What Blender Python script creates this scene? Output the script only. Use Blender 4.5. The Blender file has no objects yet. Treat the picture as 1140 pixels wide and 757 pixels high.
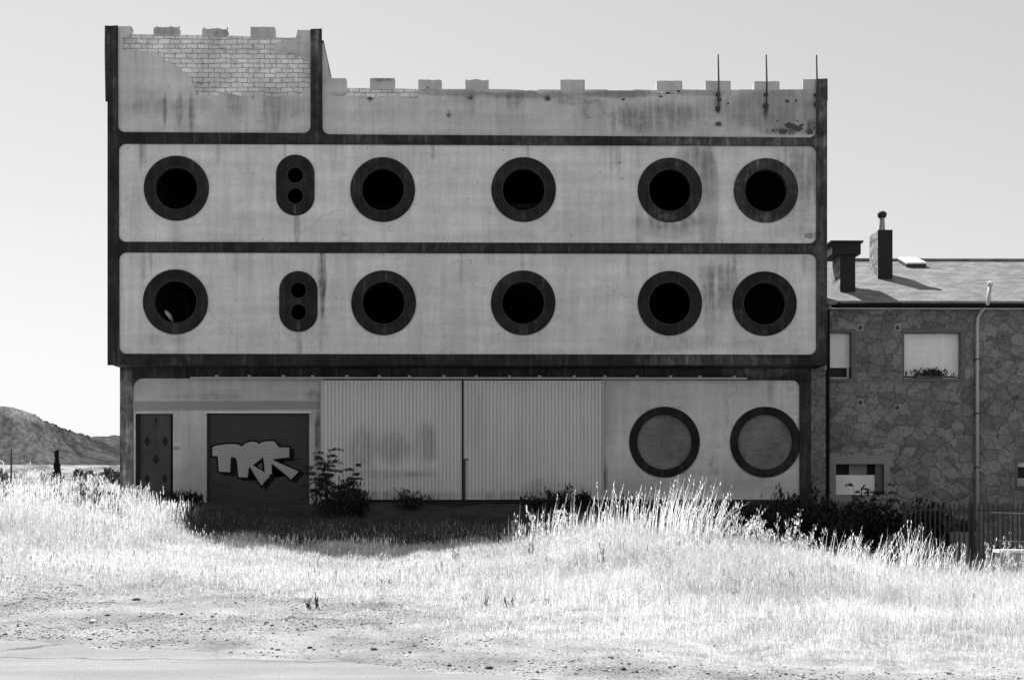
import bpy, bmesh, math, random
import numpy as np
from mathutils import Vector, Matrix
from mathutils.geometry import tessellate_polygon
random.seed(7); rng = np.random.default_rng(11)
S = bpy.context.scene; COL = S.collection
R = math.radians
# ------------------------------------------------------------ camera, sky, sun, exposure
F = 1343.0; CX = 570.0; HY = 545.0; EYE = 1.6; YAW = R(0.67)
cam = bpy.data.cameras.new('camera'); co = bpy.data.objects.new('camera', cam); COL.objects.link(co)
co.location = (0, 0, EYE); co.rotation_euler = (R(90), 0, -YAW)
cam.sensor_width = 36; cam.lens = F / 1140 * 36; cam.shift_y = (HY - 378.5) / 1140
cam.clip_end = 5000; cam.clip_start = 0.1
S.camera = co
SUN_EL = R(52); SUN_AZ = R(31)          # azimuth: to the left of straight ahead
EXPOSURE = 0.92
w = bpy.data.worlds.new('World'); S.world = w; w.use_nodes = True
wn = w.node_tree.nodes; wl = w.node_tree.links; wn.clear()
sky = wn.new('ShaderNodeTexSky'); sky.sky_type = 'NISHITA'; sky.sun_disc = False
sky.sun_elevation = SUN_EL; sky.sun_rotation = -SUN_AZ
sky.air_density = 2.0; sky.dust_density = 0.3; sky.ozone_density = 1.0; sky.altitude = 600
sep = wn.new('ShaderNodeSeparateColor'); wl.new(sky.outputs[0], sep.inputs[0])
def wm(op, a, b):
    n = wn.new('ShaderNodeMath'); n.operation = op
    for i, v in enumerate((a, b)):
        if isinstance(v, (int, float)): n.inputs[i].default_value = v
        else: wl.new(v, n.inputs[i])
    return n.outputs[0]
grey = wm('ADD', wm('ADD', wm('MULTIPLY', sep.outputs[0], .30), wm('MULTIPLY', sep.outputs[1], .50)), wm('MULTIPLY', sep.outputs[2], .20))
grey = wm('MULTIPLY', wm('POWER', wm('DIVIDE', grey, 5.75), .70), 5.75)     # film response
bg = wn.new('ShaderNodeBackground'); bg.inputs[1].default_value = 0.065; wl.new(grey, bg.inputs[0])
wo = wn.new('ShaderNodeOutputWorld'); wl.new(bg.outputs[0], wo.inputs[0])
sl = bpy.data.lights.new('sun', 'SUN'); sl.energy = 5.0; sl.angle = R(0.5); sl.color = (1, 1, 1)
so = bpy.data.objects.new('sun', sl); COL.objects.link(so)
sdir = Vector((-math.sin(SUN_AZ) * math.cos(SUN_EL), math.cos(SUN_AZ) * math.cos(SUN_EL), math.sin(SUN_EL)))
so.rotation_euler = sdir.to_track_quat('Z', 'Y').to_euler(); so.location = (-30, 60, 60)
S.view_settings.view_transform = 'Standard'; S.view_settings.look = 'None'
S.view_settings.gamma = 1; S.view_settings.use_curve_mapping = False; S.view_settings.exposure = EXPOSURE
S.cycles.max_bounces = 8; S.cycles.diffuse_bounces = 4; S.cycles.transmission_bounces = 4; S.cycles.transparent_max_bounces = 4

# ------------------------------------------------------------ helpers
FW = Vector((math.sin(YAW), math.cos(YAW), 0)); RT = Vector((math.cos(YAW), -math.sin(YAW), 0)); UP = Vector((0, 0, 1))
def ray(px, py): return FW * F + RT * (px - CX) + UP * (HY - py)
def P(px, py, Y):
    d = ray(px, py); t = Y / d.y
    return Vector((d.x * t, Y, EYE + d.z * t))
def PX(px, Y): return P(px, 500, Y).x
def PZ(py, Y, px=550): return P(px, py, Y).z

def lnk(o, parent=None, origin=None):
    COL.objects.link(o)
    if parent is not None: o.parent = parent
    return o
def tag(o, label=None, cat=None, group=None, kind=None):
    if label: o['label'] = label
    if cat: o['category'] = cat
    if group: o['group'] = group
    if kind: o['kind'] = kind
    return o
def empty(name, loc, label=None, cat=None, group=None):
    o = bpy.data.objects.new(name, None); o.location = loc; o.empty_display_size = .3; COL.objects.link(o)
    return tag(o, label, cat, group)
def origin_of(o):
    v = Vector((0, 0, 0))
    while o is not None: v += o.location; o = o.parent
    return v
class MB:
    """collects geometry in WORLD coordinates, links it as one mesh object"""
    def __init__(s): s.v = []; s.f = []; s.m = []; s.cur = 0
    def add(s, vs, fs):
        b = len(s.v); s.v += [tuple(v) for v in vs]; s.f += [tuple(i + b for i in f) for f in fs]; s.m += [s.cur] * len(fs); return s
    def box(s, x0, x1, y0, y1, z0, z1):
        vs = [(x, y, z) for x in (x0, x1) for y in (y0, y1) for z in (z0, z1)]
        return s.add(vs, [(0, 1, 3, 2), (4, 6, 7, 5), (0, 4, 5, 1), (2, 3, 7, 6), (0, 2, 6, 4), (1, 5, 7, 3)])
    def prism(s, outer, holes, y0, y1):
        """outline in x,z, pushed from y0 (front) to y1"""
        loops = [outer] + list(holes)
        tri = tessellate_polygon([[Vector((p[0], p[1], 0)) for p in l] for l in loops])
        flat = [p for l in loops for p in l]; n = len(flat)
        vs = [(p[0], y0, p[1]) for p in flat] + [(p[0], y1, p[1]) for p in flat]
        fs = [t for t in tri] + [tuple(i + n for i in reversed(t)) for t in tri]
        b = 0
        for l in loops:
            k = len(l)
            fs += [(b + i, b + (i + 1) % k, b + (i + 1) % k + n, b + i + n) for i in range(k)]
            b += k
        return s.add(vs, fs)
    def tube(s, pts, r, n=8, cap=True):
        pts = [Vector(p) for p in pts]; rs = r if isinstance(r, (list, tuple)) else [r] * len(pts)
        vs = []; fs = []
        for i, p in enumerate(pts):
            d = (pts[min(i + 1, len(pts) - 1)] - pts[max(i - 1, 0)]).normalized()
            a = d.cross(Vector((0, 1, 0)) if abs(d.y) < .9 else Vector((1, 0, 0))).normalized(); b = d.cross(a)
            for k in range(n):
                t = 2 * math.pi * k / n; vs.append(p + (a * math.cos(t) + b * math.sin(t)) * rs[i])
        for i in range(len(pts) - 1):
            for k in range(n): fs.append((i * n + k, i * n + (k + 1) % n, (i + 1) * n + (k + 1) % n, (i + 1) * n + k))
        if cap: fs.append(tuple(range(n))[::-1]); fs.append(tuple(range((len(pts) - 1) * n, len(pts) * n)))
        return s.add(vs, fs)
    def build(s, name, mat, parent=None, smooth=False, bevel=0, loc=None):
        o0 = origin_of(parent) if parent is not None else Vector(loc or (0, 0, 0))
        me = bpy.data.meshes.new(name)
        me.from_pydata([(v[0] - o0.x, v[1] - o0.y, v[2] - o0.z) for v in s.v], [], s.f)
        for m in (mat if isinstance(mat, (list, tuple)) else [mat]): me.materials.append(m)
        if any(s.m): me.polygons.foreach_set('material_index', s.m)
        bm = bmesh.new(); bm.from_mesh(me); bmesh.ops.recalc_face_normals(bm, faces=bm.faces)
        bm.to_mesh(me); bm.free()
        if smooth:
            for p in me.polygons: p.use_smooth = True
        o = bpy.data.objects.new(name, me)
        if parent is None: o.location = o0
        lnk(o, parent)
        if bevel:
            md = o.modifiers.new('b', 'BEVEL'); md.width = bevel; md.segments = 2; md.limit_method = 'ANGLE'; md.angle_limit = R(50)
        return o
def circ(cx, cz, r, n=56, wob=0):
    return [(cx + r * math.cos(2 * math.pi * i / n), cz + r * math.sin(2 * math.pi * i / n)) for i in range(n)]
def stadium(cx, cz, rx, hz, n=20):
    h = hz - rx
    return [(cx + rx * math.cos(math.pi * i / n), cz + h + rx * math.sin(math.pi * i / n)) for i in range(n + 1)] + \
           [(cx - rx * math.cos(math.pi * i / n), cz - h - rx * math.sin(math.pi * i / n)) for i in range(n + 1)]
def arc(cx, cz, r, a0, a1, n=7):
    return [(cx + r * math.cos(R(a0 + (a1 - a0) * i / n)), cz + r * math.sin(R(a0 + (a1 - a0) * i / n))) for i in range(n + 1)]
def rrect(x0, x1, z0, z1, r):
    return arc(x0 + r, z0 + r, r, 180, 270) + arc(x1 - r, z0 + r, r, 270, 360) + arc(x1 - r, z1 - r, r, 0, 90) + arc(x0 + r, z1 - r, r, 90, 180)
def pl(pts, Y): return [(P(a, b, Y).x, P(a, b, Y).z) for a, b in pts]
def rough(pts, amp, step):
    """breaks a closed outline into short uneven steps"""
    out = []
    for i, a in enumerate(pts):
        b = pts[(i + 1) % len(pts)]; d = math.hypot(b[0] - a[0], b[1] - a[1]); n = max(1, int(d / step))
        for k in range(n):
            t = k / n; j = amp if k else amp * .3
            out.append((a[0] + (b[0] - a[0]) * t + random.uniform(-j, j), a[1] + (b[1] - a[1]) * t + random.uniform(-j, j)))
    return out

# ------------------------------------------------------------ materials (the photograph is black and white: all greys)
class NT:
    def __init__(s, name):
        s.m = bpy.data.materials.new(name); s.m.use_nodes = True; s.n = s.m.node_tree.nodes; s.l = s.m.node_tree.links
        s.b = s.n['Principled BSDF']; s.b.inputs['Roughness'].default_value = .85
        s.b.inputs['Specular IOR Level'].default_value = .25
        s.tc = s.n.new('ShaderNodeTexCoord').outputs['Object']
    def inp(s, sock, v):
        if isinstance(v, (int, float)): sock.default_value = v
        elif isinstance(v, (tuple, list)): sock.default_value = v
        else: s.l.new(v, sock)
    def math(s, op, a, b=0.0, c=None, clamp=False):
        n = s.n.new('ShaderNodeMath'); n.operation = op; n.use_clamp = clamp
        s.inp(n.inputs[0], a); s.inp(n.inputs[1], b)
        if c is not None: s.inp(n.inputs[2], c)
        return n.outputs[0]
    def vmath(s, op, a, b=(0, 0, 0)):
        n = s.n.new('ShaderNodeVectorMath'); n.operation = op; s.inp(n.inputs[0], a)
        if op == 'LENGTH': return n.outputs['Value']
        if op == 'SCALE': s.inp(n.inputs['Scale'], b)
        else: s.inp(n.inputs[1], b)
        return n.outputs[0]
    def noise(s, scale, detail=4, vec=None, stretch=(1, 1, 1), rough=.55, color=False, dist=0):
        v = s.vmath('MULTIPLY', vec or s.tc, stretch)
        n = s.n.new('ShaderNodeTexNoise'); s.l.new(v, n.inputs['Vector']); n.inputs['Scale'].default_value = scale
        n.inputs['Detail'].default_value = detail; n.inputs['Roughness'].default_value = rough; n.inputs['Distortion'].default_value = dist
        return n.outputs['Color' if color else 'Fac']
    def voro(s, scale, feature='DISTANCE_TO_EDGE', vec=None, out='Distance', rnd=1):
        n = s.n.new('ShaderNodeTexVoronoi'); n.feature = feature; n.inputs['Scale'].default_value = scale; n.inputs['Randomness'].default_value = rnd
        s.l.new(vec or s.tc, n.inputs['Vector']); return n.outputs[out]
    def ramp(s, v, a, b, o0=0.0, o1=1.0, smooth=True):
        n = s.n.new('ShaderNodeMapRange'); n.interpolation_type = 'SMOOTHSTEP' if smooth else 'LINEAR'
        s.inp(n.inputs[0], v); n.inputs[1].default_value = a; n.inputs[2].default_value = b; n.inputs[3].default_value = o0; n.inputs[4].default_value = o1
        return n.outputs[0]
    def col(s, v):
        c = s.n.new('ShaderNodeCombineColor')
        for i in range(3): s.l.new(v, c.inputs[i])
        s.l.new(c.outputs[0], s.b.inputs['Base Color']); return c.outputs[0]
    def bump(s, h, strength=.4, dist=.01):
        n = s.n.new('ShaderNodeBump'); n.inputs['Strength'].default_value = strength; n.inputs['Distance'].default_value = dist
        s.l.new(h, n.inputs['Height']); s.l.new(n.outputs[0], s.b.inputs['Normal'])
    def vary(s, base, a1=.25, a2=.2, a3=.1, sc=.7, streak=(3, 3, .22), sc3=30):
        n1 = s.math('SUBTRACT', s.noise(sc, 6, rough=.6), .5); n2 = s.math('SUBTRACT', s.noise(1.6, 5, stretch=streak), .5); n3 = s.math('SUBTRACT', s.noise(sc3, 3), .5)
        v = s.math('MULTIPLY_ADD', n1, a1 * 2, 1.0); v = s.math('MULTIPLY_ADD', n2, a2 * 2, v); v = s.math('MULTIPLY_ADD', n3, a3 * 2, v)
        return s.math('MULTIPLY', v, base)
    def stain(s, v, O, Y, px, py, rx, ry, k, soft=.5, wob=.9, flat=False):
        """a stain centred on photo pixel (px,py) of the wall plane Y; k<1 darkens"""
        c = P(px, py, Y) - O; m = Y / F
        d = s.vmath('SUBTRACT', s.tc, (c.x, c.y, c.z)); d = s.vmath('MULTIPLY', d, (1 / (rx * m), .0, 1 / (ry * m)))
        nz = s.vmath('SCALE', s.vmath('SUBTRACT', s._nz(), (.5, .5, .5)), wob)
        r = s.vmath('LENGTH', s.vmath('ADD', d, nz)); f = s.ramp(r, 1 + soft * .5, 1 - soft, 0.0, 1.0); f = f if flat else s.math('MULTIPLY', f, s._st()); f = s.math('MULTIPLY_ADD', f, k - 1.0, 1.0)
        # ramp from outside (1) to inside (k)
        return s.math('MULTIPLY', v, f)
    def _st(s):
        if not hasattr(s, 'stc'): s.stc = s.math('MULTIPLY', s.ramp(s.noise(1.0, 5, stretch=(7, 0, .45), rough=.65), .32, .62, .35, 1.25), s.ramp(s.noise(5, 4), .3, .7, .75, 1.2))
        return s.stc
    def _nz(s):
        if not hasattr(s, 'nzc'): s.nzc = s.noise(2.2, 5, stretch=(1.4, 0, .5), rough=.68, color=True)
        return s.nzc
def simple(name, a, rough=.8, a1=.2, a2=.12, a3=.12, sc=1.5, bump=.3, sc3=35, metallic=0, streak=(3, 3, .22)):
    t = NT(name); t.col(t.vary(a, a1, a2, a3, sc, streak, sc3)); t.b.inputs['Roughness'].default_value = rough
    t.b.inputs['Metallic'].default_value = metallic
    if bump: t.bump(t.noise(sc3, 4), bump, .006)
    return t.m
B0 = Vector((-1.5, 33.0, 1.2))
def drips(n, x0, x1, ytop, seed):
    r = random.Random(seed); return [(r.uniform(x0, x1), ytop + r.uniform(0, 6), r.uniform(1.2, 4), r.uniform(10, 34), r.uniform(.72, .9)) for _ in range(n)]
def plaster(name, base, Y, stains=(), a1=.24, a2=.24, a3=.10, cracks=.35):
    t = NT(name); v = t.vary(base, a1, a2, a3, .45)
    # faint day joints / form lines
    hj = t.noise(1.1, 5, stretch=(.25, 0, 3.2), rough=.65); v = t.math('MULTIPLY', v, t.ramp(hj, .25, .75, .89, 1.08))
    # fine rain streaks
    rs = t.noise(1.0, 4, stretch=(9, 0, .35)); v = t.math('MULTIPLY', v, t.ramp(rs, .52, .78, 1.0, .86))
    if cracks:
        wv = t.vmath('ADD', t.tc, t.vmath('SCALE', t.noise(1.7, 5, color=True), .9))
        e = t.voro(.38, vec=wv); c = t.ramp(e, 0.0, .006, 1 - cracks, 1.0); gate = t.ramp(t.noise(.5, 2), .45, .6)
        v = t.math('MULTIPLY', v, t.math('ADD', t.math('MULTIPLY', t.math('SUBTRACT', c, 1), gate), 1))
    sp = t.ramp(t.noise(7, 3), .68, .74, 1.0, .66); v = t.math('MULTIPLY', v, sp)
    cl = t.noise(1.3, 7, rough=.7, dist=.6); v = t.math('MULTIPLY', v, t.ramp(cl, .3, .7, .91, 1.07)); gn = t.noise(55, 3); v = t.math('MULTIPLY', v, t.ramp(gn, .3, .7, .88, 1.10))
    for st in stains: v = t.stain(v, B0, Y, *st)
    t.col(v); t.bump(t.noise(12, 6), .25, .01); t.b.inputs['Roughness'].default_value = .9
    return t.m
def dark_paint(name, base, Y, stains=(), a1=.5, a2=.45):
    t = NT(name); v = t.vary(base, a1, a2, .12, 1.1)
    rs = t.noise(1.0, 5, stretch=(8, 0, .6), rough=.65); v = t.math('MULTIPLY', v, t.ramp(rs, .48, .72, 1.0, 2.6))
    v = t.math('MULTIPLY', v, t.ramp(t.noise(1.4, 6, rough=.7, dist=.5), .35, .68, .7, 2.1))
    wv = t.math('MULTIPLY', t.ramp(t.noise(3, 6, rough=.7), .55, .72, 1.0, 1.8), t.ramp(t.noise(16, 4, rough=.7), .62, .72, 1.0, 2.0)); v = t.math('MULTIPLY', v, wv)
    for st in stains: v = t.stain(v, B0, Y, *st)
    t.col(v); t.bump(t.noise(15, 5), .25, .008); return t.m
def brick_mat(name, light, mortar, w=.305, h=.131, off=(0, 0)):
    t = NT(name)
    sx = t.n.new('ShaderNodeSeparateXYZ'); t.l.new(t.tc, sx.inputs[0]); cx = t.n.new('ShaderNodeCombineXYZ')
    wob = t.math('MULTIPLY', t.math('SUBTRACT', t.noise(2.5, 3), .5), .09)
    t.l.new(t.math('ADD', sx.outputs[0], wob), cx.inputs[0]); t.l.new(t.math('ADD', sx.outputs[2], wob), cx.inputs[1])
    b = t.n.new('ShaderNodeTexBrick'); t.l.new(cx.outputs[0], b.inputs['Vector']); b.inputs['Scale'].default_value = 1
    b.inputs['Brick Width'].default_value = w; b.inputs['Row Height'].default_value = h; b.inputs['Mortar Size'].default_value = .011
    b.inputs['Mortar Smooth'].default_value = .25; b.inputs['Bias'].default_value = 0
    b.inputs['Color1'].default_value = (light * .86,) * 3 + (1,); b.inputs['Color2'].default_value = (light * 1.06,) * 3 + (1,); b.inputs['Mortar'].default_value = (mortar,) * 3 + (1,)
    g = t.n.new('ShaderNodeRGBToBW'); t.l.new(b.outputs['Color'], g.inputs[0])
    v = t.math('MULTIPLY', g.outputs[0], t.ramp(t.noise(1.2, 5), .3, .7, .72, 1.12)); v = t.math('MULTIPLY', v, t.ramp(t.noise(22, 4), .3, .7, .82, 1.1))
    drk = t.ramp(t.noise(5.5, 6, rough=.7), .54, .70, 1.0, .5); v = t.math('MULTIPLY', v, drk)
    t.col(v); h1 = t.math('MULTIPLY_ADD', b.outputs['Fac'], -1.0, 1.0); t.bump(t.math('MULTIPLY_ADD', t.noise(25, 3), .3, h1), .6, .012); return t.m

PLW = .58
m_row1 = plaster('plaster_row_upper', PLW, 33, [(789, 222, 13, 60, .74, .2, .35, True), (790, 190, 9, 40, .7), (745, 258, 30, 9, .8, .3, .6, True), (903, 192, 22, 36, .84, .4, .6, True), (772, 176, 26, 12, .86, .3, .8, True), (758, 250, 60, 14, .86), (885, 200, 28, 52, .62), (770, 180, 18, 22, .7), (745, 246, 40, 10, .7), (880, 258, 40, 10, .85),
          (330, 255, 4, 26, .55), (712, 252, 6, 34, .78), (150, 240, 6, 40, .85), (440, 175, 60, 8, .93), (905, 262, 8, 3.5, .55), (583, 262, 10, 18, .9), (196, 262, 9, 14, .86), (640, 240, 50, 20, .94)] + drips(12, 140, 900, 165, 1))
m_row2 = plaster('plaster_row_lower', PLW * .98, 33, [(358.5, 310, 5, 44, .35), (333, 382, 3, 20, .70), (358, 365, 6, 30, .8), (159, 296, 3, 18, .72), (196, 382, 9, 20, .78), (804, 320, 26, 36, .62),
          (740, 382, 60, 12, .78), (250, 345, 90, 6, .93, .4, .8, True), (640, 330, 80, 10, .94, .5, .8, True), (175, 378, 50, 7, .88), (852, 384, 45, 9, .88), (790, 345, 8, 50, .82), (583, 378, 8, 16, .86), (427, 378, 8, 14, .9)] + drips(12, 140, 900, 286, 2))
m_par = plaster('plaster_parapet', PLW * .80, 33, [(870, 122, 62, 26, .78, .2, .5, True), (860, 122, 70, 28, .75), (500, 103, 60, 3.5, .72, .4, .8, True), (590, 105, 50, 4, .70, .4, .8, True), (690, 104, 50, 4.5, .66, .4, .8, True), (780, 103, 30, 4, .75, .4, .8, True), (660, 122, 16, 14, .85, .4, .9, True), (400, 104, 40, 3, .78, .4, .8, True), (755, 124, 24, 12, .84, .3, .8, True), (735, 130, 50, 18, .65), (571, 110, 10, 14, .75), (600, 105, 60, 6, .78), (640, 112, 30, 5, .72), (697, 130, 8, 18, .7), (683, 135, 3, 16, .68),
          (690, 104, 40, 6, .72), (535, 106, 36, 4, .82), (523, 110, 8, 24, .82), (880, 146, 34, 5, .42, .6, .9), (800, 112, 5, 8, .4), (800, 138, 5, 4, .3), (905, 140, 7, 10, .5), (852, 122, 4, 12, .5), (412, 108, 5, 5, .45),
          (610, 109, 5, 4, .4), (499, 127, 3, 5, .5), (523, 108, 4, 3, .5)], a1=.22)
m_tow = plaster('plaster_tower', PLW * .84, 33, [(183, 122, 3, 18, .55), (199, 122, 4, 22, .55), (170, 118, 40, 9, .8), (213, 128, 4, 26, .62), (262, 112, 12, 20, .68), (305, 122, 16, 28, .66), (330, 118, 16, 12, .75), (222, 116, 20, 8, .8), (330, 60, 20, 20, .8),
          (168, 105, 2, 6, .6), (190, 84, 50, 18, 1.05)], a1=.2)
m_frame = dark_paint('dark_painted_concrete', .0125, 33, [(820, 157, 120, 10, 3.6), (915, 250, 9, 160, 2.6), (915, 110, 9, 30, 2.8), (218, 154, 3, 8, 3.2), (400, 154, 90, 8, 1.9), (600, 157, 60, 8, 2.2), (790, 402, 90, 9, 2.6), (350, 55, 10, 30, 3.2), (350, 110, 9, 20, 1.8), (124, 60, 8, 40, 2.0), (500, 276, 200, 6, 1.6), (800, 276, 120, 7, 2.0)])
m_gframe = dark_paint('dark_painted_ground_floor', .017, 34, [(139, 490, 14, 80, 6.5, .4, .5), (840, 412, 60, 8, 2.8), (897, 470, 7, 40, 1.6)])
m_ring = dark_paint('dark_ring_paint', .0095, 33, [(195, 366, 2.5, 9, 2.4), (427, 368, 2, 8, 1.8), (583, 367, 5, 7, 3.4), (332, 362, 1.8, 8, 4), (328, 232, 1.6, 7, 3), (583, 240, 3, 7, 2.2), (746, 240, 12, 5, 2.4), (852, 368, 4, 5, 3), (853, 212, 40, 40, 3.0, .1, .1), (746, 211, 40, 40, 1.5, .1, .1)], a1=.3, a2=.35)
m_rim = simple('window_rim', .028, a1=.4, a2=.3)
m_gnd_l = plaster('plaster_ground_left', PLW * .80, 34, [(355, 485, 6, 26, .4), (230, 441, 50, 4, .78), (349, 440, 10, 8, .7), (160, 436, 30, 12, .93), (220, 520, 18, 40, .85), (150, 520, 4, 50, 1.1)])
m_gnd_r = plaster('plaster_ground_right', PLW * .90, 34, [(680, 470, 8, 40, .84), (858, 436, 4, 16, .74), (875, 430, 16, 10, 1.12), (800, 535, 60, 14, .85), (781, 470, 18, 70, 1.06), (674, 530, 3, 20, .35), (716, 538, 40, 12, .9)])
m_band = simple('grey_painted_band', .27, a1=.1, sc=.6)
m_infill = brick_mat('painted_brick_infill', .20, .16, .25, .07)
m_brick = brick_mat('exposed_brick', .70, .27)
m_merlon = plaster('plaster_merlon', PLW * .74, 33, [(256, 36, 20, 6, .5), (184, 34, 16, 5, .7), (425, 88, 14, 3, .5)], a1=.35, cracks=.2)
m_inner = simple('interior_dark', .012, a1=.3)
m_conc = simple('raw_concrete', .28, a1=.25, a2=.2)
m_iron = simple('rusty_iron', .05, .7, a1=.4)
m_galv = simple('grey_metal', .40, .55, a1=.15)
m_white = simple('white_fascia_paint', .62, .6, a1=.08)
m_black = simple('graffiti_and_gap_fill_black', .005, .95, a1=.1)
m_shutter_w = simple('pale_roller_blind', .7, .6, a1=.06, a2=.05, bump=0)
def slats(name, base, pitch, k=.72, ax=2):
    t = NT(name); sx = t.n.new('ShaderNodeSeparateXYZ'); t.l.new(t.tc, sx.inputs[0])
    fr = t.math('FRACT', t.math('DIVIDE', sx.outputs[ax], pitch)); j = t.ramp(fr, .0, .16, k, 1.0)
    v = t.math('MULTIPLY', t.vary(base, .18, .15, .08, .9), j); t.col(v)
    h = t.math('SINE', t.math('MULTIPLY', fr, math.pi)); t.bump(h, .7, .012); t.b.inputs['Roughness'].default_value = .6; return t.m
m_roll = slats('dark_roller_shutter', .042, .075, .6); m_graf = slats('graffiti_pale', .34, .075, .72); m_graf2 = slats('graffiti_grey', .10, .075, .7)
def corr_mat():
    t = NT('corrugated_painted_steel'); v = t.vary(PLW * .98, .10, .14, .05, .6)
    for st in [(405, 500, 18, 26, .72), (440, 500, 22, 20, .76), (475, 495, 14, 26, .70), (435, 552, 90, 6, .7), (595, 552, 80, 7, .72), (430, 528, 60, 5, .85), (465, 528, 20, 3, .8), (440, 515, 40, 9, 1.1), (600, 540, 20, 8, .84), (530, 470, 14, 40, .9), (620, 545, 60, 8, .9), (480, 515, 10, 6, 1.2)]:
        v = t.stain(v, B0, 34, *st)
    t.col(v); t.b.inputs['Roughness'].default_value = .55; return t.m
m_corr = corr_mat()
def stone_wall(name, lo, hi, scale=2.6, joint=.45, joint_w=.05):
    t = NT(name); wv = t.vmath('ADD', t.vmath('MULTIPLY', t.tc, (1, .6, 1.25)), t.vmath('SCALE', t.noise(3.2, 5, color=True, rough=.65), .42))
    e = t.voro(scale, vec=wv); c = t.voro(scale, 'F1', wv, 'Color'); g = t.n.new('ShaderNodeRGBToBW'); t.l.new(c, g.inputs[0])
    v = t.ramp(g.outputs[0], .15, .85, lo, hi, False); v = t.math('MULTIPLY', v, t.ramp(e, .0, joint_w, joint, 1.0))
    v = t.math('MULTIPLY', v, t.ramp(t.noise(1.0, 5), .3, .7, .8, 1.15)); v = t.math('MULTIPLY', v, t.ramp(t.noise(11, 6, rough=.75), .32, .68, .62, 1.3)); t.col(v)
    h = t.math('ADD', t.ramp(e, 0, .09), t.math('MULTIPLY', t.noise(14, 5), .5)); t.bump(h, .6, .03); return t.m
m_stone = stone_wall('rubble_stone', .13, .225, 2.7, .5, .035)
m_stone_s = stone_wall('rubble_stone_strip', .12, .17, 2.8, .7, .035)
m_chim = stone_wall('chimney_stone', .16, .42, 8, .4)
m_chimd = simple('dark_cap_and_shade', .02)  # cap colour, also the shade painted on the chimney fronts
def slate():
    t = NT('slate_roof'); sx = t.n.new('ShaderNodeSeparateXYZ'); t.l.new(t.tc, sx.inputs[0]); cx = t.n.new('ShaderNodeCombineXYZ')
    t.l.new(sx.outputs[0], cx.inputs[0]); t.l.new(t.math('MULTIPLY', sx.outputs[2], 2.4), cx.inputs[1])
    b = t.n.new('ShaderNodeTexBrick'); t.l.new(cx.outputs[0], b.inputs['Vector']); b.inputs['Scale'].default_value = 1
    b.inputs['Brick Width'].default_value = .32; b.inputs['Row Height'].default_value = .2; b.inputs['Mortar Size'].default_value = .008
    b.inputs['Color1'].default_value = (.14,) * 3 + (1,); b.inputs['Color2'].default_value = (.22,) * 3 + (1,); b.inputs['Mortar'].default_value = (.09,) * 3 + (1,)
    g = t.n.new('ShaderNodeRGBToBW'); t.l.new(b.outputs['Color'], g.inputs[0])
    v = t.math('MULTIPLY', g.outputs[0], t.ramp(t.noise(1.6, 6, stretch=(1, 1, 3)), .3, .7, .8, 1.2)); v = t.math('MULTIPLY', v, t.ramp(t.noise(25, 3), .3, .7, .85, 1.15))
    t.col(v); t.b.inputs['Roughness'].default_value = .7; t.bump(t.math('ADD', t.noise(9, 5), b.outputs['Fac']), .5, .02); return t.m
m_slate = slate()
def leafmat(name, lo, hi, trans=.35, attr=True):
    t = NT(name)
    if attr:
        a = t.n.new('ShaderNodeAttribute'); a.attribute_name = 'tone'; f = a.outputs['Fac']
    else: f = t.noise(3)
    v = t.ramp(f, 0, 1, lo, hi, False); c = t.col(v); t.b.inputs['Roughness'].default_value = .7; t.b.inputs['Specular IOR Level'].default_value = .15
    tr = t.n.new('ShaderNodeBsdfTranslucent'); t.l.new(c, tr.inputs[0]); mx = t.n.new('ShaderNodeMixShader'); mx.inputs[0].default_value = trans
    t.l.new(t.b.outputs[0], mx.inputs[1]); t.l.new(tr.outputs[0], mx.inputs[2]); t.l.new(mx.outputs[0], t.n['Material Output'].inputs[0]); return t.m
m_grass = leafmat('dry_grass', .34, .95, .5)
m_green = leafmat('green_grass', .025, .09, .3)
m_leaf = leafmat('shrub_leaves', .018, .06, .2)
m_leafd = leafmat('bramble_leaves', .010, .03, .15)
m_weed = leafmat('pale_weed', .4, .95, .5)
m_weedd = leafmat('brown_weed', .14, .34, .3)
m_weedk = leafmat('dark_dry_weed', .05, .16, .15)
m_stem = simple('woody_stem', .06)
m_stempale = simple('dry_stalk', .5)

# ------------------------------------------------------------ terrain
TX = np.array([-60, -16, -9.5, -6.5, -2.6, 0, 2.2, 4.8, 7.4, 10, 16, 60.]); TY = np.array([0, 8, 12.5, 17, 20, 23, 26, 30, 34, 40, 60, 90.])
TZ = np.array([[0] * 12, [0] * 12, [.02] * 12,
  [.3, .3, .26, .2, .15, .15, .2, .1, .0, -.1, -.1, -.1], [.6, .6, .5, .25, .15, .22, .40, .12, -.25, -.45, -.5, -.5],
  [.9, .9, .8, .32, .15, .28, .55, .12, -.40, -.62, -.66, -.66], [1.15, 1.12, 1.05, .5, .25, .3, .48, .05, -.5, -.7, -.7, -.7],
  [1.2, 1.2, 1.15, .92, .75, .7, .7, .5, .0, -.7, -.7, -.7], [1.15, 1.2, 1.22, 1.22, 1.2, 1.2, 1.2, 1.15, .9, -.5, -.5, -.5],
  [.6, .6, .6, 1.1, 1.1, 1.1, 1.1, 1.0, .6, -.5, -.5, -.5], [-1.5] * 12, [-3.] * 12])
gx = np.arange(-60, 60.01, .3); gy = np.arange(0, 90.01, .3)
tmp = np.array([np.interp(gx, TX, r) for r in TZ]); G = np.array([np.interp(gy, TY, tmp[:, i]) for i in range(len(gx))])   # [x][y]
for _ in range(10):
    Gp = np.pad(G, 1, mode='edge'); G = (Gp[1:-1, 1:-1] * 4 + Gp[:-2, 1:-1] + Gp[2:, 1:-1] + Gp[1:-1, :-2] + Gp[1:-1, 2:]) / 8
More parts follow.
